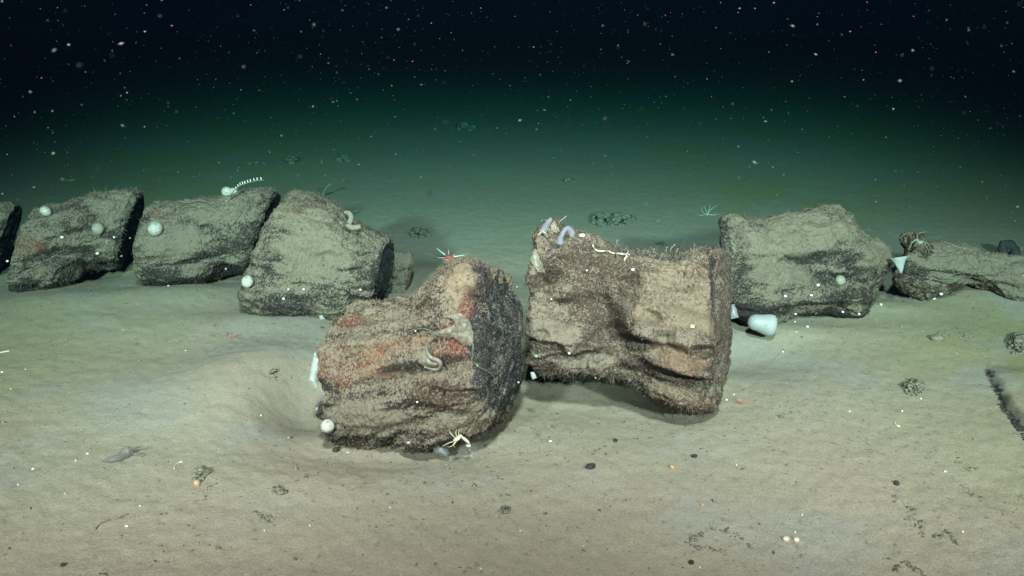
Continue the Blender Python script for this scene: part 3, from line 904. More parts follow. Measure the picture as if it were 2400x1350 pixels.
# white tissue sheets at the left end of the red vertebra
def sheet(name, left, right, Zf, mat, label=None, cat=None, thick=.0016, nu=26, nv=10, bulge=.006, parent=None, drape=None, group=None):
    L = np.array(left, float); Rr = np.array(right, float)
    tl = np.linspace(0, 1, len(L)); tr = np.linspace(0, 1, len(Rr))
    u = np.linspace(0, 1, nu); v = np.linspace(0, 1, nv)
    lx, ly = np.interp(u, tl, L[:, 0]), np.interp(u, tl, L[:, 1])
    rx, ry = np.interp(u, tr, Rr[:, 0]), np.interp(u, tr, Rr[:, 1])
    ph_ = L[0, 0]
    lx = lx + 1.6 * np.sin(u * 17 + ph_) * np.sin(u * 41); rx = rx + 1.2 * np.sin(u * 23 + ph_ * 2) + .8 * np.sin(u * 53)
    X = lx[:, None] + (rx - lx)[:, None] * v; Y = ly[:, None] + (ry - ly)[:, None] * v
    pts = np.zeros((nu, nv, 3))
    for a in range(nu):
        for c in range(nv):
            if drape:
                p = surf(drape, X[a, c], Y[a, c])[0]
                Zq = project(p)[2] - .003
            else:
                Zq = Zf
            pts[a, c] = at(X[a, c], Y[a, c], Zq - bulge * math.sin(math.pi * v[c]) * math.sin(math.pi * u[a]) ** .5)
    if drape:
        Zs_ = project(pts.reshape(-1, 3))[2].reshape(nu, nv)
        for _ in range(4):
            Zp = np.pad(Zs_, 1, mode='edge')
            Zs_ = np.minimum(Zs_, (Zp[:-2, 1:-1] + Zp[2:, 1:-1] + Zp[1:-1, :-2] + Zp[1:-1, 2:]) / 4)
        for a in range(nu):
            for c in range(nv):
                pts[a, c] = at(X[a, c], Y[a, c], Zs_[a, c])
    pts += .0018 * fbm(pts.reshape(-1, 3) * 90, 2, 3).reshape(nu, nv)[..., None] * FW
    back = pts + FW * thick
    vv = np.concatenate([pts.reshape(-1, 3), back.reshape(-1, 3)])
    n = nu * nv
    i = np.arange(nu - 1)[:, None] * nv; j = np.arange(nv - 1)[None]
    q1 = np.stack([i + j, i + nv + j, i + nv + j + 1, i + j + 1], -1).reshape(-1, 4)
    bd = [(a * nv, (a + 1) * nv) for a in range(nu - 1)] + [((nu - 1) * nv + c, (nu - 1) * nv + c + 1) for c in range(nv - 1)] + \
         [((a + 1) * nv + nv - 1, a * nv + nv - 1) for a in range(nu - 2, -1, -1)] + [(c + 1, c) for c in range(nv - 2, -1, -1)]
    q2 = np.array([[a, a + n, c + n, c] for a, c in bd])
    b = MB(); b.add(vv, np.concatenate([q1, q1[:, ::-1] + n, q2]))
    o = b.build(name, M[mat], parent)
    if label:
        tag(o, label, cat, group)
    return o


sheet('tissue_sheet', [(757, 812), (738, 824), (733, 840), (728, 868), (724, 890), (736, 905)], [(763, 815), (757, 835), (752, 850), (746, 868), (742, 890), (742, 912)], 1.335, 'film',
      'tall white tissue sheet hanging on the left end of the reddish vertebra', 'tissue', .002, 30, 9, .004)
sheet('tissue_sheet', [(760, 926), (753, 940), (746, 950), (737, 962)], [(769, 930), (766, 942), (764, 950), (742, 961)], 1.33, 'film',
      'small torn white tissue scrap below the tall white sheet', 'tissue', .002, 20, 8, .003)

# mucus on the red vertebra
root = thing('mucus_web', surf('V4', 1075, 770)[0], 'grey translucent mucus web with strands draped over the reddish vertebra', 'mucus')
sheet('membrane', [(1046, 740), (1066, 752), (1068, 768), (1062, 788), (1084, 808)], [(1078, 733), (1096, 748), (1106, 770), (1111, 790), (1104, 811)], 0, 'web', None, None, .0012, 30, 16, .004, root, 'V4')
sheet('membrane', [(1019, 776), (1030, 774), (1050, 768), (1066, 760)], [(1022, 788), (1035, 788), (1055, 791), (1068, 790)], 0, 'web', None, None, .0012, 24, 10, .004, root, 'V4')
for q in ([(960, 775), (985, 770), (1005, 772), (1024, 780), (1034, 786)], [(1030, 785), (1050, 786), (1064, 772), (1068, 752)], [(1040, 745), (1042, 758), (1030, 774)], [(1029, 790), (1033, 815), (1034, 840)], [(1041, 790), (1044, 806), (1042, 818)],
          [(1092, 740), (1104, 762), (1108, 790), (1108, 820), (1106, 850), (1104, 866)], [(1110, 805), (1110, 840), (1102, 852), (1085, 858), (1072, 860)], [(1110, 848), (1125, 860), (1142, 868), (1160, 885), (1168, 905)], [(1070, 738), (1090, 752), (1100, 775)], [(1046, 742), (1066, 748), (1072, 765), (1060, 780)], [(975, 782), (1000, 778), (1030, 783)]):
    b = MB(); b.tube([surf('V4', x, y, .005)[0] for x, y in q], .00045, 5)
    b.build('strand', M['strand'], root)
root = thing('jelly_tube', surf('V4', 1005, 850)[0], 'translucent jelly tube with a pale rolled rim on the reddish vertebra', 'jelly')
sheet('wall', [(994, 812), (984, 835), (980, 850), (1000, 862), (1020, 866)], [(1003, 820), (1010, 836), (1020, 846), (1030, 848), (1034, 854)], 0, 'web', None, None, .0014, 20, 12, .010, root, 'V4')
b = MB(); b.tube([surf('V4', x, y, .011)[0] for x, y in [(1001, 812), (1004, 825), (1012, 836), (1026, 842), (1034, 850), (1030, 862), (1016, 864), (996, 858)]], [.0012, .002, .0028, .0032, .0030, .0024, .0016, .001], 8)
b.build('rim', M['strand'], root)

sheet('tissue_flap', [(1247, 590), (1243, 610), (1250, 622), (1262, 638)], [(1255, 582), (1262, 598), (1272, 620), (1278, 640)], 0, 'web', 'thin translucent flap on the left end of the tall brown vertebra', 'tissue', .0012, 20, 8, .004, None, 'V5')

# lilac tubes, crustacean, bead, brittle arm on top of the tall vertebra
p, _ = surf('V5', 1312, 570)
Zt = project(p)[2]
root = thing('lilac_tube', p, 'lilac translucent tube bending to the right on top of the tall brown vertebra', 'tunicate', 'lilac tubes on the tall vertebra')
b = MB(); b.tube([at(1312, 572, Zt), at(1315, 556, Zt - .004), at(1321, 543, Zt - .004), at(1328, 534, Zt - .002)], [.0066, .0042, .0038, .0036], 12)
b.build('stem', M['lilac'], root)
b = MB(); b.tube([at(1326, 534, Zt - .002), at(1334, 537, Zt), at(1340, 546, Zt + .002), at(1341, 556, Zt + .003)], [.0036, .005, .0055, .003], 12)
b.build('head', M['lilac'], root)
p, _ = surf('V5', 1274, 548)
Zt2 = project(p)[2]
b = MB(); b.tube([at(1270, 546, Zt2), at(1278, 533, Zt2 + .004), at(1286, 520, Zt2 + .008), at(1292, 511, Zt2 + .010)], [.0052, .0054, .0045, .0024], 12)
tag(b.build('lilac_tube', M['lilac']), 'lilac translucent tube leaning against the tuft at the top left corner of the tall vertebra', 'tunicate', 'lilac tubes on the tall vertebra')
b = MB()
p, _ = surf('V5', 1297, 535); Zp = project(p)[2]
for s_ in range(46):
    a = random.gauss(0, 1)
    h = 30 * (1 - min(.8, abs(a) * .35)) * random.uniform(.6, 1)
    x0 = 1298 + a * 5
    b.tube([at(x0, 545, Zp + .003 * random.gauss(0, 1)), at(x0 + random.gauss(0, 2), 545 - h * .6, Zp), at(x0 + random.gauss(0, 2.5), 545 - h, Zp)], [.0016, .0013, .0006], 5, None, 2)
b.v = [np.asarray(v) for v in b.v]
tag(b.build('hydroid_tuft', M['worm']), 'pointed brown bristle tuft at the top left corner of the tall vertebra', 'hydroid')
b = MB(); b.tube([at(1310, 525, Zp), at(1313, 518, Zp - .003), at(1322, 511, Zp - .003), at(1328, 506, Zp - .003)], [.0008, .0008, .0008, .0012], 6)
tag(b.build('thin_stalk', M['worm']), 'thin pale stalk with a knob tip beside the bristle tuft', 'hydroid')


def crustacean(px, py, Z, sc, flip, label, mat):
    P_ = lambda x, y, d=0: at(px + x * sc * flip, py + y * sc, Z - d)
    k = Z / FPX * sc
    root = thing('squat_lobster', P_(0, 0), label, 'squat lobster', 'pale squat lobsters on the bones')
    b = MB(); b.tube([P_(-9, 5, .002), P_(-4, 3, .003), P_(2, -1, .004), P_(7, -6, .004), P_(11, -4, .003)], np.array([2.2, 4.6, 5, 4.2, 2.5]) * k, 10, None, 5)
    b.build('body', M[mat], root)
    b = MB(); b.tube([P_(10, -4, .003), P_(16, 0, .004), P_(24, 7, .004), P_(29, 12, .003)], np.array([2.2, 3.2, 3.4, 1.2]) * k, 8)
    b.tube([P_(25, 9, .003), P_(27, 14, .002), P_(26, 18, .001)], np.array([1.2, .9, .5]) * k, 6)
    b.build('claw', M[mat], root)
    for q in ([(-4, 0), (-14, -10), (-20, -20)], [(0, -4), (-4, -14), (-1, -22)], [(4, -6), (3, -14), (5, -23)], [(-8, 6), (-22, 11), (-36, 19)], [(-6, 8), (-12, 17), (-22, 20)], [(-2, 6), (-8, 14), (-6, 22)]):
        b = MB(); b.tube([P_(x, y, .003 + .004 * (i_ == 1)) for i_, (x, y) in enumerate(q)], np.array([1.0, .9, .5]) * k, 5, None, 3)
        b.build('leg', M[mat], root)


p, _ = surf('V4', 1072, 1024)
crustacean(1072, 1028, project(p)[2] - .012, 1.0, 1, 'white squat lobster clinging under the bottom edge of the reddish vertebra', 'ivory')
p, _ = surf('V5', 1276, 546)
crustacean(1276, 545, project(p)[2] - .010, .55, -1, 'thin legged squat lobster at the top left corner of the tall vertebra', 'cream')
p, _ = surf('V5', 1364, 552)
b = MB(); b.ball(p - FW * .002, 7 * 1.42 / FPX, .004, 4.5 * 1.42 / FPX, 20, 14, .05, 30, 2)
tag(b.build('white_bead', M['shell']), 'smooth bright white bean shaped shell on top of the tall vertebra', 'shell')
root = thing('segmented_arm', surf('V5', 1430, 592)[0], 'ivory segmented arm lying along the top of the tall vertebra', 'brittle star')
for seg, r in (([(1389, 574), (1391, 581), (1396, 586), (1404, 589)], .0014), ([(1406, 589), (1414, 588.5), (1424, 589)], .0014), ([(1426, 588), (1431, 592), (1440, 594)], .0015), ([(1442, 594), (1454, 595), (1464, 596)], .0014), ([(1465, 596), (1469, 600), (1464, 606), (1463, 610)], .0012), ([(1466, 597), (1471, 592), (1470, 586)], .0009), ([(1469, 594), (1475, 597)], .0007)):
    b = MB(); b.tube([surf('V5', x, y, .003)[0] for x, y in seg], r, 8)
    b.build('segment', M['ivory'], root)
for x, y, h in ((1443, 578, 14), (1571, 590, 16), (1560, 590, 10), (1585, 592, 8), (1530, 592, 8)):
    p, _ = surf('V5', x, y)
    Zk = project(p)[2]
    b = MB()
    b.tube([p, at(x + 2, y - h * .5, Zk), at(x + (10 if h == 16 else 3), y - h, Zk)], [.0008, .0008, .0006], 6)
    b.ball(at(x + (10 if h == 16 else 3), y - h, Zk), 0.0013, .0013, .0016, 10, 8, .3, 60, 2)
    tag(b.build('small_polyp', M['worm']), 'small brown polyp standing on the top edge of the tall vertebra', 'hydroid', 'polyps along the top of the tall vertebra')

# jellies under the red vertebra
root = thing('jelly_bell', at(1035, 1050, 1.24), 'lavender translucent bell hanging under the bottom edge of the reddish vertebra', 'jelly')
sheet('bell', [(1008, 1030), (1011, 1048), (1018, 1060), (1034, 1068), (1048, 1072)], [(1044, 1034), (1049, 1046), (1051, 1056), (1053, 1066), (1051, 1072)], 1.245, 'jelly', None, None, .004, 22, 14, .012, root)
b = MB(); b.ball(at(1024, 1038, 1.247), .0105, .006, .0085, 24, 16, .25, 60, 5)
b.build('gut', M['cream'], root)
root = thing('clear_jelly', at(1098, 1060, 1.24), 'clear glassy jelly with a modelled bright glint beside the lavender bell', 'jelly')
b = MB(); b.ball(at(1099, 1064, 1.235), .017, .012, .015, 28, 20, .05, 30, 3)
b.build('bell', M['clear'], root)
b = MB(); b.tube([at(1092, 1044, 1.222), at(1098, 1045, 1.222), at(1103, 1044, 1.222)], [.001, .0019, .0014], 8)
b.build('glint', M['shell'], root)  # highlight on the jelly, modelled as a small white solid

# milky bag and cup between the right hand bones, scraps beside them
p = ground(1790, 770)
Zb = 1.70
ax = at(1818, 766, Zb) - at(1754, 753, Zb)
L = np.linalg.norm(ax)
b = MB()
b.lathe(at(1753, 752, Zb), ax, [(0, .001), (.01 * L, .006), (.10 * L, .0125), (.22 * L, .0152), (.4 * L, .0165), (.6 * L, .0195), (.78 * L, .0215), (.9 * L, .0205), (.97 * L, .0165), (1.0 * L, .011), (1.01 * L, .004), (1.0 * L, .0005)], 36)
tag(b.build('milky_anemone', M['milky']), 'large milky white bag shaped anemone under the left end of the tapering vertebra', 'anemone')
b = MB()
axc = at(2107, 604, 1.80) - at(2112, 640, 1.80)
Lc = np.linalg.norm(axc)
b.lathe(at(2112, 640, 1.80), axc, [(0, .0006), (.02 * Lc, .0022), (.3 * Lc, .0055), (.6 * Lc, .0088), (.85 * Lc, .0125), (1.0 * Lc, .0165), (1.03 * Lc, .0168), (1.02 * Lc, .0155), (.85 * Lc, .011), (.6 * Lc, .007), (.55 * Lc, .0005)], 28, None, .8, .12)
tag(b.build('trumpet_anemone', M['milky']), 'small blue white trumpet shaped anemone between the two right hand bones', 'anemone')
sheet('tissue_sheet', [(1710, 715), (1712, 735), (1714, 748)], [(1722, 712), (1730, 738), (1732, 744)], 1.62, 'jelly', 'pale tissue scrap behind the right rim of the tall vertebra, above the dark gap', 'tissue', .0016, 14, 8, .003)
sheet('tissue_sheet', [(1700, 760), (1702, 775), (1700, 784)], [(1708, 764), (1712, 778), (1716, 783)], 1.60, 'jelly', 'lower pale tissue scrap in the dark gap behind the tall vertebra', 'tissue', .0016, 14, 8, .003)
sheet('tissue_sheet', [(1244, 872), (1246, 884), (1249, 890)], [(1252, 872), (1257, 880), (1258, 886)], 1.30, 'film', 'tiny white tissue scrap in the gap between reddish and tall vertebra', 'tissue', .0016, 10, 6, .002)
sheet('tissue_sheet', [(748, 740), (750, 750)], [(756, 738), (762, 748)], 1.70, 'film', 'tiny pale scrap under the wide vertebra near the reddish one', 'tissue', .0016, 10, 6, .002)

# ---------------------------------------------------------------- casts, stones and shells on the seabed
def cast(px, py, rx, ry, n, size, label, mat='pellet', arc=None, h=.010, seed=1, group='dark pellet casts on the seabed'):
    r_ = np.random.default_rng(seed)
    b = MB()
    for k in range(n):
        if arc is None:
            a, rad = r_.random() * 6.283, math.sqrt(r_.random())
            x, y = px + rx * rad * math.cos(a), py + ry * rad * math.sin(a)
            hh = h * (1 - rad ** 2)
        else:
            t = r_.random()
            f = t * (len(arc) - 1); i0 = min(int(f), len(arc) - 2); f -= i0
            x = arc[i0][0] * (1 - f) + arc[i0 + 1][0] * f + r_.normal() * rx
            y = arc[i0][1] * (1 - f) + arc[i0 + 1][1] * f + r_.normal() * ry
            hh = 0
        g = ground(x, y)
        s_ = .8 * size * r_.lognormal(-.2, .45)
        b.ball(g + np.array([0, 0, hh - s_ * .1]), s_ * r_.uniform(.7, 1.5), s_ * r_.uniform(.7, 1.3), s_ * .8, 9, 6, .5, 60, k % 17 + 1)
    return tag(b.build('sediment_cast', M[mat]), label, 'sediment cast', group)


cast(1408, 520, 26, 11, 80, .0075, 'left lump of the dark knobbly pair on the far seabed behind the tall vertebra', 'tuft', None, .025, 3)
cast(1452, 520, 26, 10, 80, .0075, 'right lump of the dark knobbly pair on the far seabed behind the tall vertebra', 'tuft', None, .022, 4)
cast(2142, 910, 26, 20, 130, .0030, 'round speckled cast mound alone on the right sediment', 'pellet', None, .010, 5)
cast(2388, 808, 24, 26, 130, .0042, 'speckled cast mound cut by the right frame edge', 'pellet', None, .014, 6)
cast(0, 0, 3, 2.5, 42, .0021, 'curved dark crescent cast on the yellow right sediment', 'pellet', [(2240, 1062), (2246, 1082), (2262, 1097), (2280, 1102), (2296, 1097)], 0, 7)
cast(0, 0, 5, 4, 95, .0020, 'broken oval ring of dark pellets at the lower right', 'pellet', [(1770, 1290), (1740, 1262), (1700, 1243), (1660, 1246), (1622, 1262), (1618, 1274), (1640, 1284), (1680, 1290), (1698, 1295)], 0, 8)
cast(0, 0, 5, 5, 60, .0021, 'ragged dark pellet trail on the lower right sediment', 'pellet', [(2090, 1165), (2130, 1190), (2145, 1200), (2128, 1220), (2160, 1235), (2156, 1255)], 0, 9)
cast(0, 0, 3, 3, 30, .0022, 'forked dark pellet streak near the right edge', 'pellet', [(2252, 1135), (2275, 1155), (2292, 1172), (2312, 1172)], 0, 10)
cast(0, 0, 3, 4, 36, .0026, 'thick dark crescent cast low at the right', 'pellet', [(2185, 1258), (2205, 1252), (2220, 1248), (2236, 1265), (2244, 1280)], 0, 11)
cast(0, 0, 4, 4, 40, .0023, 'curled dark cast at the bottom right edge of the frame', 'pellet', [(2100, 1340), (2106, 1325), (2125, 1322), (2150, 1335), (2168, 1352)], 0, 12)
cast(0, 0, 4, 7, 300, .0026, 'jagged black crust edge running to the right frame edge', 'dark', [(2318, 868), (2330, 895), (2345, 925), (2350, 945), (2362, 965), (2378, 985), (2390, 1000), (2402, 1020)], 0, 33)
cast(470, 1112, 16, 18, 34, .0030, 'dark clumped burrow cast with an orange shell, lower left', 'pellet', None, .006, 13)
cast(478, 1140, 14, 14, 26, .0022, 'grey pellet ring just below the dark burrow cast', 'pellet', [(470, 1130), (485, 1128), (492, 1145), (478, 1158), (466, 1150)], 0, 14)
cast(0, 0, 5, 4, 40, .0022, 'loose dark pellet patch left of the centre foreground', 'pellet', [(600, 1205), (618, 1210), (640, 1222)], 0, 15)
cast(655, 1152, 18, 8, 36, .0024, 'loose dark pellet patch above the other one left of centre', 'pellet', None, .004, 16)
cast(1184, 1196, 14, 9, 26, .0022, 'small dark pellet patch in the centre foreground', 'pellet', None, .004, 17)
cast(640, 885, 10, 16, 22, .0026, 'upright dark pellet clump left of the reddish vertebra', 'pellet', None, .012, 18)
cast(2255, 785, 22, 5, 54, .0028, 'dark streak of pellets right of the round brown pebble', 'pellet', [(2215, 785), (2235, 775), (2258, 785), (2276, 792)], 0, 19)
cast(685, 378, 20, 5, 26, .013, 'dim dark lumps far back at the left', 'tuft', None, .02, 20)
cast(808, 376, 14, 5, 22, .012, 'dim dark lumps far back left of centre', 'tuft', None, .02, 21)
cast(1092, 302, 20, 4, 20, .018, 'faintest dark lumps far back in the middle', 'tuft', None, .02, 22)
cast(1330, 425, 12, 4, 16, .009, 'small dim dark patch far back right of centre', 'tuft', None, .012, 23)
cast(985, 548, 34, 12, 40, .0060, 'grey rough patch behind the red urchin', 'tuft', None, .010, 24)
cast(1545, 575, 14, 4, 14, .006, 'small dim patch close behind the saddle of the tall vertebra', 'tuft', None, .010, 25)
cast(600, 385, 30, 3, 14, .010, 'dim flat streak of lumps far back at the left', 'tuft', None, .008, 26)

# upright dark sprig behind the wide vertebra and the dark stump at the right edge
b = MB()
g = ground(755, 466)
Zg = project(g)[2]
b.tube([g, at(758, 452, Zg), at(762, 444, Zg), at(772, 432, Zg)], [.005, .004, .004, .007], 8)
for x, y, r in ((757, 456, .009), (766, 438, .008), (773, 433, .009), (763, 412, .006), (752, 462, .010)):
    b.ball(at(x, y, Zg), r, r, r * .7, 14, 10, .5, 60, int(x))
tag(b.build('dark_sprig', M['tuft']), 'dark knotted sprig on the seabed behind the wide vertebra', 'sponge')
root = thing('dark_stump', ground(2365, 598), 'black broken stump on the seabed at the right frame edge', 'bone fragment')
Zg = project(ground(2365, 600))[2]
b = MB()
b.tube([at(2352, 600, Zg), at(2350, 582, Zg), at(2352, 566, Zg)], [.012, .012, .008], 10, None, 5)
b.tube([at(2354, 570, Zg), at(2366, 574, Zg), at(2378, 584, Zg), at(2382, 598, Zg)], [.009, .012, .011, .010], 10, None, 5)
b.v = [v + .005 * fbm(v * 60, 2, 4)[:, None] for v in b.v]
b.build('body', M['dark'], root)


def pebble(px, py, rpx, mat, label, cat, name='pebble', group=None, el=1.0, ang=0.0):
    g = ground(px, py)
    r = rpx * project(g)[2] / FPX
    c, s_ = math.cos(ang), math.sin(ang)
    rot = np.array([[c, -s_, 0], [s_, c, 0], [0, 0, 1]])
    b = MB(); b.ball(g + np.array([0, 0, r * .35]), r * el, r, r * .8, 14, 10, .3, 40, int(px) % 13 + 1, rot)
    return tag(b.build(name, M[mat]), label, cat, group)


pebble(1575, 1097, 7, 'orange', 'pale orange shell piece alone in the centre right foreground', 'shell', 'shell_piece', 'orange shell pieces', 1.0, .4)
pebble(462, 1134, 8, 'orange', 'orange shell piece at the foot of the dark burrow cast', 'shell', 'shell_piece', 'orange shell pieces', 1.0)
pebble(1646, 1184, 4, 'orange', 'tiny orange shell piece near the bottom right of centre', 'shell', 'shell_piece', 'orange shell pieces', 1.3)
pebble(1442, 1034, 5, 'dark', 'black pebble straight below the tall vertebra', 'pebble', 'pebble', 'dark pebbles', 1.2)
pebble(1384, 1096, 9, 'dark', 'largest black pebble, in the foreground right of centre', 'pebble', 'pebble', 'dark pebbles', 1.5, .5)
pebble(1627, 1071, 6, 'dark', 'black pebble above the orange shell piece', 'pebble', 'pebble', 'dark pebbles', 1.3)
pebble(787, 1057, 8, 'dark', 'black pebble at the lower left foot of the reddish vertebra', 'pebble', 'pebble', 'dark pebbles')
pebble(1830, 979, 6, 'pellet', 'round brown pebble right of the pink anemone', 'pebble', 'pebble', 'dark pebbles')
pebble(2196, 797, 12, 'worm', 'flat brown oval pebble on the right sediment', 'pebble', 'pebble', 'dark pebbles', 1.4, -.2)
pebble(148, 1326, 6, 'dark', 'black pebble near the bottom left corner', 'pebble', 'pebble', 'dark pebbles')
pebble(1620, 1320, 7, 'dark', 'black pebble under the broken oval ring of pellets', 'pebble', 'pebble', 'dark pebbles')
pebble(2101, 1135, 8, 'dark', 'black pebble above the ragged pellet trail', 'pebble', 'pebble', 'dark pebbles', .8)
pebble(1842, 1265, 7, 'ivory', 'left of two whitish crumbs at the lower right', 'shell', 'shell_piece', 'whitish crumbs', 1.2)
pebble(1866, 1267, 7, 'ivory', 'right of two whitish crumbs at the lower right', 'shell', 'shell_piece', 'whitish crumbs', 1.0)

BONE_OF = {'V1': 'greenish tan vertebra', 'V2': 'vertebra with the feathery stalk', 'V3': 'wide vertebra', 'V4': 'reddish vertebra', 'V5': 'tall brown vertebra', 'V6': 'tapering right vertebra', 'V7': 'half buried bone'}
for key, pts in {
    'V1': [(146, 556, 4), (268, 556, 2.6), (305, 558, 2.6), (284, 600, 3.2), (229, 594, 4), (18, 612, 3)],
    'V2': [(530, 630, 2.6), (395, 670, 2.6)],
    'V3': [(665, 700, 3.2), (676, 678, 2.4), (712, 678, 2.8), (845, 679, 2.8)],
    'V4': [(978, 942, 2.6), (958, 1037, 3.4), (974, 776, 2.2), (1215, 896, 2.4)],
    'V5': [(1375, 634, 2.2), (1334, 828, 3), (1396, 885, 2.8), (1292, 701, 2.2), (1483, 632, 4), (1622, 765, 5)],
    'V6': [(1840, 694, 3.4), (1901, 692, 3.4), (1864, 736, 2.8), (1975, 731, 3), (2013, 736, 3.2), (1917, 668, 4)],
    'V7': [(2205, 689, 4), (2188, 699, 4)]}.items():
    for x, y, r in pts:
        p, n = surf(key, x, y)
        rr_ = r * project(p)[2] / FPX
        b = MB(); b.ball(p - FW * rr_ * .4, rr_ * 1.1, rr_, rr_ * .85, 12, 8, .15, 40, int(x) % 11 + 1)
        tag(b.build('tiny_snail', M['shell']), 'tiny white snail on the ' + BONE_OF[key], 'snail', 'tiny white snails on the ' + BONE_OF[key])
for x, y, r in [(1834, 825, 4), (1866, 778, 3), (1892, 767, 5), (1863, 755, 3), (1703, 938, 4.5), (1720, 925, 3), (1290, 1035, 4), (2114, 964, 4), (2158, 935, 3.4), (1726, 1090, 3), (1880, 1207, 4), (1863, 1248, 4), (914, 1190, 3), (815, 1061, 2.6),
                (205, 1064, 4), (178, 1080, 3.4), (78, 1100, 4.4), (43, 1136, 3.4), (297, 1234, 4.4), (5, 873, 4), (60, 866, 2.6), (26, 912, 3), (328, 1186, 3.4), (620, 1244, 3), (1017, 677, 5), (1212, 673, 3.6), (2064, 715, 6), (612, 974, 3), (435, 822, 2.4), (153, 1157, 2.4), (2256, 1247, 4), (1991, 965, 3), (2215, 1106, 4), (726, 1232, 2.6), (1127, 1333, 3), (1220, 1245, 2.6), (1368, 1280, 2.6), (1640, 1330, 2.6)]:
    g = ground(x, y)
    rr_ = .8 * r * project(g)[2] / FPX
    a = random.random() * 3
    rot = np.array([[math.cos(a), -math.sin(a), 0], [math.sin(a), math.cos(a), 0], [0, 0, 1]])
    b = MB(); b.ball(g + np.array([0, 0, rr_ * .4]), rr_ * random.uniform(.9, 1.5), rr_ * .8, rr_ * .6, 12, 8, .2, 40, int(x) % 11 + 1, rot)
    tag(b.build('shell_grain', M['shell']), 'tiny white shell grain lying on the sediment', 'shell', 'white shell grains on the sediment')

# loose crumbs of sediment and bone strewn over the seabed, thickest round the bones
nc = 2900
cxp = rng.uniform(-60, 2460, nc); cyp = 470 + 900 * rng.random(nc) ** 1.0
cq = np.array([flat(a, c) for a, c in zip(cxp, cyp)])
keep = rng.random(nc) < .25 + .75 * sstep(-.15, .35, fbm(cq * 4.5, 3, 71))
cq = cq[keep]; nc = len(cq)
bonexy = np.concatenate([SURF[k][0][::61] for k in SURF])
ex = bonexy[rng.integers(0, len(bonexy), 1800)][:, :2] + rng.normal(size=(1800, 2)) * [.05, .06] + [0, -.05]
cq = np.concatenate([cq[:, :2], ex]); nc = len(cq)
cz_ = ground_z(cq[:, 0], cq[:, 1])
rc = np.clip(.0009 * rng.lognormal(0, .5, nc), .0005, .0032)
dv8 = np.array([[1, 0, 0], [-1, 0, 0], [0, 1, 0], [0, -1, 0], [0, 0, 1], [0, 0, -1]], float)
an = rng.random(nc) * 6.283
ca, sa = np.cos(an)[:, None], np.sin(an)[:, None]
sc3 = np.stack([rc * rng.uniform(1, 2.4, nc), rc, rc * .7], 1)
V = dv8[None] * sc3[:, None]
V = V * rng.uniform(.7, 1.3, (nc, 6, 1))
V = np.stack([V[..., 0] * ca - V[..., 1] * sa, V[..., 0] * sa + V[..., 1] * ca, V[..., 2]], -1)
V += np.stack([cq[:, 0], cq[:, 1], cz_ + rc * .15], 1)[:, None]
tr = np.array([[0, 2, 4], [2, 1, 4], [1, 3, 4], [3, 0, 4], [2, 0, 5], [1, 2, 5], [3, 1, 5], [0, 3, 5]])
T = (np.arange(nc)[:, None, None] * 6 + tr[None]).reshape(-1, 3)
tag(mesh_np('sediment_crumbs', V.reshape(-1, 3), None, T, None, M['crumb']), kind='stuff', label='small dark crumbs strewn over the sediment', cat='crumbs')

# two green laser spots thrown by the vehicle's scale lasers
for key, x, y in (('V4', 1120, 855), ('V5', 1257, 834)):
    p, n = surf(key, x, y)
    d = bpy.data.lights.new('scale_laser', 'SPOT')
    d.energy = 9.0; d.color = (.02, 1, .25); d.spot_size = R(1.9); d.spot_blend = .3; d.shadow_soft_size = .0005
    o = bpy.data.objects.new('scale_laser', d); COL.objects.link(o)
    v = p - CP; v /= np.linalg.norm(v)
    o.location = p - v * .09
    o.rotation_euler = (math.pi / 2 + math.atan2(v[2], math.hypot(v[0], v[1])), 0, -math.atan2(v[0], v[1]))

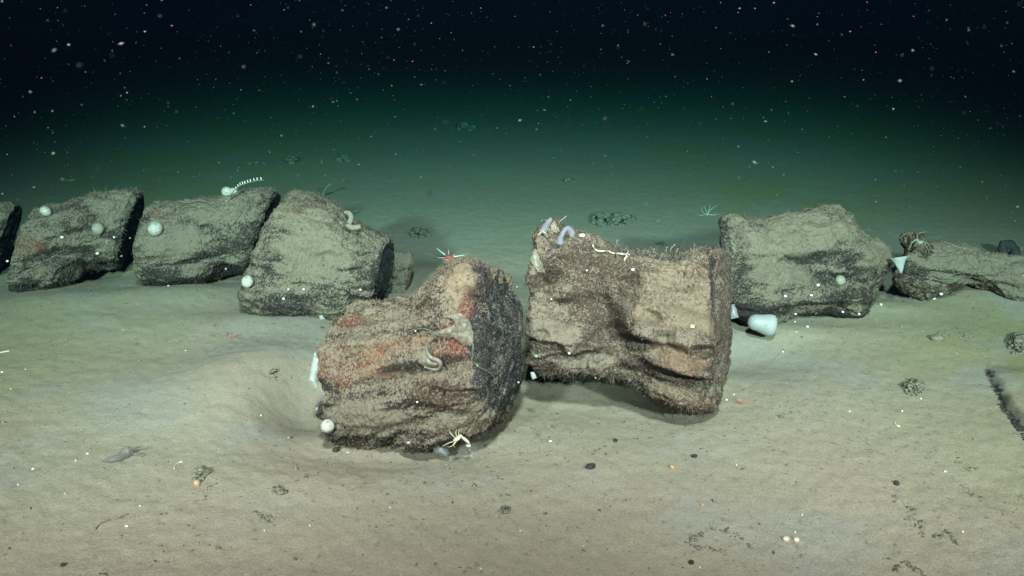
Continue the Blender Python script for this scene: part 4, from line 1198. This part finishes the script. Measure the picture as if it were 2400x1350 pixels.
# ---------------------------------------------------------------- drifting flakes and the water itself
nf = 46000
Zf = .25 + 6.2 * rng.random(nf) ** .55
fx = (rng.random(nf) * 2 - 1) * 1.0 * Zf * .62
fy = (rng.random(nf) * 2 - 1) * Zf * .36
fc = CP + Zf[:, None] * FW + fx[:, None] * RT + fy[:, None] * UP
ok = (fc[:, 2] > ground_z(fc[:, 0], fc[:, 1], False) + .03) & ((fc[:, 2] > .36) | (rng.random(nf) < .35))
fc = fc[ok]; nf = len(fc)
r_ = np.clip((.00029) * rng.lognormal(0, .45, nf), .0002, .0010)
r_[:70] = rng.uniform(.0004, .0011, 70)
fc[:70] = CP + (lambda z: z * FW + (rng.random((70, 1)) * 1.5 - .75) * z * RT + (rng.random((70, 1)) * .42 - .08) * z * UP)(rng.uniform(.55, .95, (70, 1)))
dv = np.array([[1, 0, 0], [-1, 0, 0], [0, 1, 0], [0, -1, 0], [0, 0, 1], [0, 0, -1]], float)
A = rng.normal(size=(nf, 3)) * [1, .5, .35] + np.array([1.2, 0, .1]) * rng.choice([-1, 1], (nf, 1))
A /= np.linalg.norm(A, axis=1)[:, None]
B = np.cross(A, rng.normal(size=(nf, 3))); B /= np.linalg.norm(B, axis=1)[:, None]
C_ = np.cross(A, B)
el = rng.uniform(1.0, 2.6, nf)
V = fc[:, None] + (dv[None, :, 0, None] * A[:, None] * el[:, None, None] + dv[None, :, 1, None] * B[:, None] + dv[None, :, 2, None] * C_[:, None]) * r_[:, None, None]
tr = np.array([[0, 2, 4], [2, 1, 4], [1, 3, 4], [3, 0, 4], [2, 0, 5], [1, 2, 5], [3, 1, 5], [0, 3, 5]])
T = (np.arange(nf)[:, None, None] * 6 + tr[None]).reshape(-1, 3)
tag(mesh_np('marine_snow', V.reshape(-1, 3), None, T, None, M['snow']), kind='stuff', label='fine white marine snow drifting in the dark water', cat='marine snow')

hz = MB()
x0, x1, y0, y1, z0, z1 = -42, 42, -3, 44, -1.1, 3.2
cv = [(x, y, z) for x in (x0, x1) for y in (y0, y1) for z in (z0, z1)]
hz.add(cv, [[0, 1, 3, 2], [4, 6, 7, 5], [0, 4, 5, 1], [2, 3, 7, 6], [0, 2, 6, 4], [1, 5, 7, 3]])
m = bpy.data.materials.new('sea_water')
m.use_nodes = True
m.node_tree.nodes.clear()
out = m.node_tree.nodes.new('ShaderNodeOutputMaterial')
pv = m.node_tree.nodes.new('ShaderNodeVolumePrincipled')
pv.inputs['Color'].default_value = (.002, .0045, .0085, 1)
pv.inputs['Density'].default_value = .5
pv.inputs['Anisotropy'].default_value = 0.3
pv.inputs['Absorption Color'].default_value = (.28, .88, .84, 1)
m.node_tree.links.new(pv.outputs[0], out.inputs['Volume'])
h = hz.build('haze', m, None, (0, 0, 0), False)
tag(h, kind='stuff', label='dark green sea water round the bones', cat='water')
